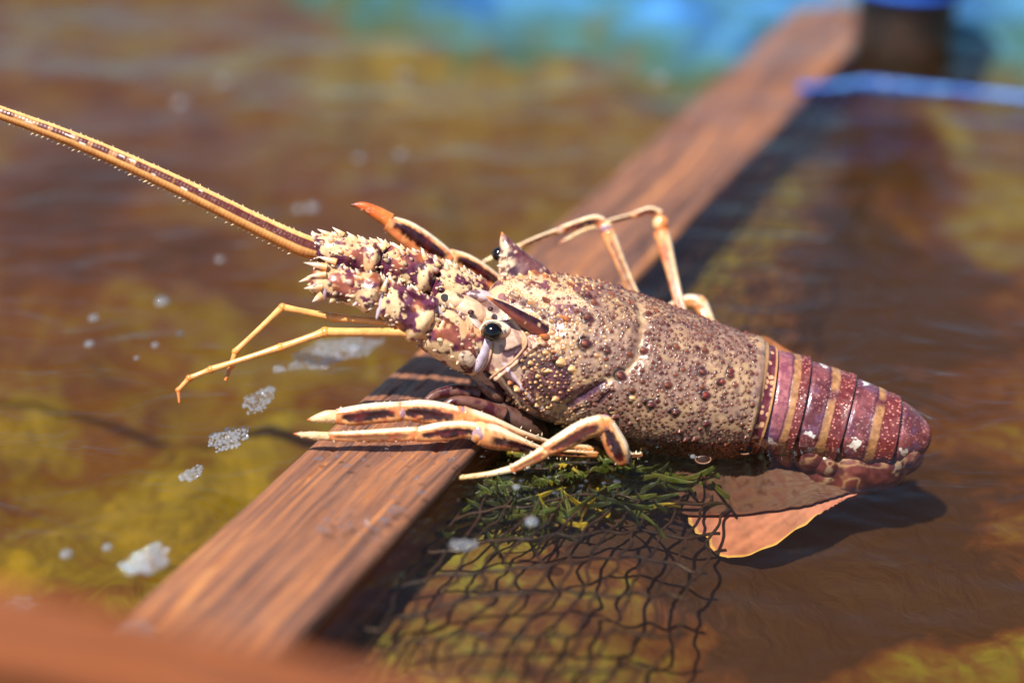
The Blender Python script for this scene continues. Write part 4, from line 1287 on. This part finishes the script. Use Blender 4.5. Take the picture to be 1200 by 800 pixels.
# ------------------------------------------------------------------ foam and bubbles
def film_mat(name, white, gloss):
    m, nt, out = new_mat(name)
    tr = N(nt, 'ShaderNodeBsdfTransparent'); gl = N(nt, 'ShaderNodeBsdfGlossy', Roughness=0.04)
    df = N(nt, 'ShaderNodeBsdfDiffuse'); df.inputs[0].default_value = (.8, .8, .82, 1)
    lw = N(nt, 'ShaderNodeLayerWeight', Blend=0.35)
    mr = N(nt, 'ShaderNodeMapRange'); mr.inputs['To Min'].default_value = gloss * .35; mr.inputs['To Max'].default_value = gloss
    nt.links.new(lw.outputs['Facing'], mr.inputs['Value'])
    m1 = N(nt, 'ShaderNodeMixShader'); m1.inputs[0].default_value = white
    nt.links.new(tr.outputs[0], m1.inputs[1]); nt.links.new(df.outputs[0], m1.inputs[2])
    m2 = N(nt, 'ShaderNodeMixShader'); nt.links.new(mr.outputs[0], m2.inputs[0])
    nt.links.new(m1.outputs[0], m2.inputs[1]); nt.links.new(gl.outputs[0], m2.inputs[2])
    nt.links.new(m2.outputs[0], out.inputs[0])
    return m
M_FOAM = film_mat('foam', .24, .8)
M_BUB = film_mat('bubble_film', .2, .8)  # white share raised to paint in sun glint on the bubbles

def zw(p):
    return float(water_height(np.array([[p[0]]]), np.array([[p[1]]]))[0, 0])
def dome(g, x, y, z, r, flat=.75):
    th = np.linspace(0.03, np.pi / 2 + .25, 8)[:, None]; ph = np.linspace(0, 2 * np.pi, 14, endpoint=False)[None]
    V = np.stack([x + r * np.sin(th) * np.cos(ph), y + r * np.sin(th) * np.sin(ph), z + flat * r * np.cos(th) + 0 * ph], -1)
    g.add(V, grid_faces(8, 14), (1, 1, 1))
def foam(u, v, wpx, hpx, ang, label, seed, n=150, rmin=.022, rmax=.14, cluster=0, z0=None):
    rg = np.random.default_rng(seed)
    z0_ = zw(W(u, v)) if z0 is None else z0
    c = W(u, v, z0_)
    sc_ = np.linalg.norm(W(u + 1, v, z0_) - c); sy_ = abs(W(u, v + 1, z0_)[1] - c[1])
    g = Geo(); pts = []
    k = 0
    while len(pts) < n and k < n * 30:
        k += 1
        a = rg.uniform(0, 2 * np.pi); rr = math.sqrt(rg.random())
        wob_ = 1 + .10 * math.sin(3 * a + seed) + .10 * math.sin(7 * a + seed * 2)
        px = rr * wpx / 2 * math.cos(a) * wob_; py = rr * hpx / 2 * math.sin(a) * wob_
        X_ = px * math.cos(ang) + py * math.sin(ang); Y_ = -px * math.sin(ang) + py * math.cos(ang)
        x, y = c[0] + X_ * sc_, c[1] - Y_ * sy_
        r = rg.uniform(rmin, rmax) * (1.2 - .5 * rr)
        if any((x - q_[0]) ** 2 + (y - q_[1]) ** 2 < (r + q_[2]) ** 2 * .55 for q_ in pts): continue
        pts.append((x, y, r)); dome(g, x, y, z0_, r)
    for (du, dv, r) in ({0: (), 1: ((.25, -.1, .34),), 2: ((-.2, .3, .17), (.02, .3, .16))}[cluster]):
        dome(g, c[0] + du * wpx * sc_, c[1] - dv * hpx * sy_, z0_, r)
    o = make('foam_patch', g, M_FOAM, None, c)
    tag(o, label, 'foam', 'foam patches floating on the water')
FO = 'foam patches floating on the water'
foam(390, 413, 104, 30, .22, 'longest foam patch, between the small orange feelers and the beam', 1, 420, .02, .15, 1)
foam(303, 470, 34, 26, .5, 'small bubbly foam patch right below the tips of the feelers', 2, 90)
foam(314, 458, 14, 8, .3, 'tiny foam speck touching the patch below the feelers', 12, 18)
foam(268, 514, 46, 26, .25, 'oval sparkling foam patch left of the near leg tips', 3, 150)
foam(225, 555, 26, 15, .4, 'small foam patch below the oval one', 4, 50)
foam(172, 656, 50, 34, .3, 'round white foam patch against the left edge of the beam', 5, 220, .025, .15, 2)
foam(158, 737, 52, 28, -.1, 'blurred white foam spot on the beam near the bottom rail', 6, 120, .04, .1, 0, BZ + .05)
foam(22, 706, 34, 18, .1, 'foam patch above the rail at the left edge', 7, 60)
foam(327, 433, 14, 8, 0, 'small pale foam speck left of the longest foam patch', 8, 20)
foam(543, 638, 34, 13, 0, 'white foam spot ringed by ripples over the net', 9, 60, .04, .09)
foam(396, 545, 14, 6, 0, 'faint foam specks near the left edge of the beam', 10, 14, .03, .06)

def bubble(u, v, r, label):
    c = W(u, v, zw(W(u, v)))
    g = Geo()
    th = np.linspace(0.02, np.pi / 2 + .2, 16)[:, None]; ph = np.linspace(0, 2 * np.pi, 28, endpoint=False)[None]
    V = np.stack([c[0] + r * np.sin(th) * np.cos(ph), c[1] + r * np.sin(th) * np.sin(ph), c[2] + .85 * r * np.cos(th) + 0 * ph], -1)
    g.add(V, grid_faces(16, 28), (1, 1, 1))
    o = make('bubble', g, M_BUB, None, c)
    tag(o, label, 'bubble', 'single bubbles floating on the water')
for (u, v, r, label) in (
    (190, 355, .33, 'bright bubble left of the raised elbow of the feeler'), (110, 374, .24, 'bubble left of the bright one, upper of two'),
    (105, 404, .22, 'bubble left of the bright one, lower of two'), (182, 405, .17, 'small bubble just below the bright one'),
    (211, 392, .15, 'smallest bubble right below the bright one'), (126, 642, .2, 'bubble left of the round white foam patch'),
    (78, 650, .24, 'faint bubble second left of the round white foam patch'), (366, 245, .35, 'shining bubble under the long antenna and left of the raised dark leg'),
    (350, 246, .26, 'dim bubble beside the shining one under the far leg'), (212, 123, .42, 'brightest blurred bubble beyond the long antenna'),
    (262, 97, .36, 'faint blurred bubble just beyond the brightest one'), (475, 91, .38, 'blurred bubble at the top left of centre'),
    (470, 182, .3, 'faint blurred bubble above the raised dark leg'), (773, 95, .45, 'blurred bubble left of the far part of the beam'),
    (421, 187, .26, 'fainter bubble left of the one above the raised leg'), (258, 305, .2, 'dim bubble below the middle of the long antenna'),
    (623, 612, .28, 'clear bubble at the edge of the green seaweed'), (812, 535, .12, 'tiny bubble at the waterline of the body'),
    (605, 571, .16, 'bright droplet bubble under the third leg'), (160, 420, .12, 'tiny bubble below the pair on the left')):
    bubble(u, v, r, label)

# water drops and splashes on the wet beam
g = Geo()
rg = np.random.default_rng(31)
for (cu, cv, su, sv, n) in ((458, 605, 12, 10, 16), (395, 612, 26, 12, 26), (520, 570, 30, 8, 10), (480, 530, 60, 10, 14), (640, 560, 60, 20, 24)):
    for _ in range(n):
        u = cu + rg.normal() * su; v = cv + rg.normal() * sv
        p = W(u, v, BZ)
        if abs((p - mid) @ BPER) > BWID / 2 - .1:
            p = W(u, v, 0.0); z = zw(p) + .01
        else: z = BZ - .05
        r = rg.uniform(.03, .09)
        ellipsoid(g, (p[0], p[1], z), (r * rg.uniform(1, 2.4), r, r * .6), np.eye(3), (1, 1, 1), 8, 12)
dr = make('water_drops', g, film_mat('drop', .02, .7), None, W(458, 600, BZ))
tag(dr, 'clear splashed drops on the wet beam and round the legs', 'water drops', kind='stuff')

# ------------------------------------------------------------------ far blurred things: blue rope and the post
g = Geo()
rp = [(936, 104), (975, 102), (1015, 99), (1060, 103), (1120, 107), (1200, 115), (1320, 128), (1500, 140)]
loft(g, [(*W(u, v, .15), .30 + .12 * math.sin(u * .05), .24) for (u, v) in rp], (0, 0.05, 1), lambda t, ph, Pp: mixc(srgb(50, 100, 190), srgb(80, 140, 215), sstep(.4, .6, fbm(Pp, 1.4, 3, 3))), 160, 24,
     lambda t, ph, Pp, qq: .03 * np.sin(qq * 5.2 + np.radians(ph) * 3))
rope = make('rope', g, M_PLASTIC, None, W(1060, 103, .5)); tag(rope, 'blurred blue rope floating right of the far part of the beam', 'rope')
ed = np.array([(330, -60), (400, -40), (480, -16), (560, 2), (640, -4), (700, 0), (770, 20), (830, 44), (880, 52), (925, 30), (1000, 14), (1060, 30), (1110, 40), (1200, 34), (1330, 40)], float)  # added sheet: blue sky reflected on the far water, put into its colour
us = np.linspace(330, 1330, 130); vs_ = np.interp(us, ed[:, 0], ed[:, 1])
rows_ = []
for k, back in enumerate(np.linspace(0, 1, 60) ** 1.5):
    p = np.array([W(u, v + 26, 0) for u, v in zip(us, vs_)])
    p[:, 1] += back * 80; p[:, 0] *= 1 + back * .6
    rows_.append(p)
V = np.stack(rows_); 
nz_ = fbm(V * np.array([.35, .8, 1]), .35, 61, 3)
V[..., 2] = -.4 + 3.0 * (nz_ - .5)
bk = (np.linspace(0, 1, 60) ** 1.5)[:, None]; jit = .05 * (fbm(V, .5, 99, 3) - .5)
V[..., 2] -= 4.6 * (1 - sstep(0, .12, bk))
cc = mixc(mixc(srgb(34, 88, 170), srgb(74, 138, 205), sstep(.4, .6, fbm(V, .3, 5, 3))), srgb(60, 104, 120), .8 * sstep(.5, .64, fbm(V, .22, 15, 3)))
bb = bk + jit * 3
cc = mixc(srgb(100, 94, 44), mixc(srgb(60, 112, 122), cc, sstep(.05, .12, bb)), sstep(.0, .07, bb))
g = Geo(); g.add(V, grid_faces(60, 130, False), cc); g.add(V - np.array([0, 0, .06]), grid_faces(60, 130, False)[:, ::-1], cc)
M_SHEET = shell_mat('matte_sky_reflection', .9, 0, .1, 300); M_SHEET.node_tree.nodes['Principled BSDF'].inputs['Specular IOR Level'].default_value = .1
sheet = make('sky_reflection_sheet', g, M_SHEET, None, V[5, 65]); tag(sheet, 'blurred blue sky reflection added as a sheet along the far top edge', 'sky reflection')
pc = W(1058, 46, 0)
g = Geo()
post_pts = [(pc[0], pc[1], z, 3.4, 3.2) for z in (-9, -4, 0, 3, 6, 9, 12)]
loft(g, post_pts, (0, -1, 0), lambda t, ph, Pp: mixc(srgb(34, 24, 20), srgb(66, 44, 32), sstep(.4, .6, fbm(Pp, .6, 3, 3))), 60, 40)
post = make('mooring_post', g, M_PLASTIC, None, pc)
tag(post, 'dark blurred post with a blue wrap standing in the water at the top right', 'post')
g = Geo()
loft(g, [(pc[0], pc[1], z, r_, r_) for z, r_ in ((3.4, 3.55), (3.8, 3.8), (4.6, 3.85), (5.6, 3.8), (6.0, 3.55))], (0, -1, 0), lambda t, ph, Pp: mixc(srgb(16, 60, 170), srgb(30, 100, 215), sstep(.4, .6, fbm(Pp, .8, 3, 3))), 60, 40,
     lambda t, ph, Pp, qq: .12 * np.sin(qq * 6))
make('wrap', g, M_PLASTIC, post, pc)

for o in bpy.data.objects:
    if '_o' in o: del o['_o']
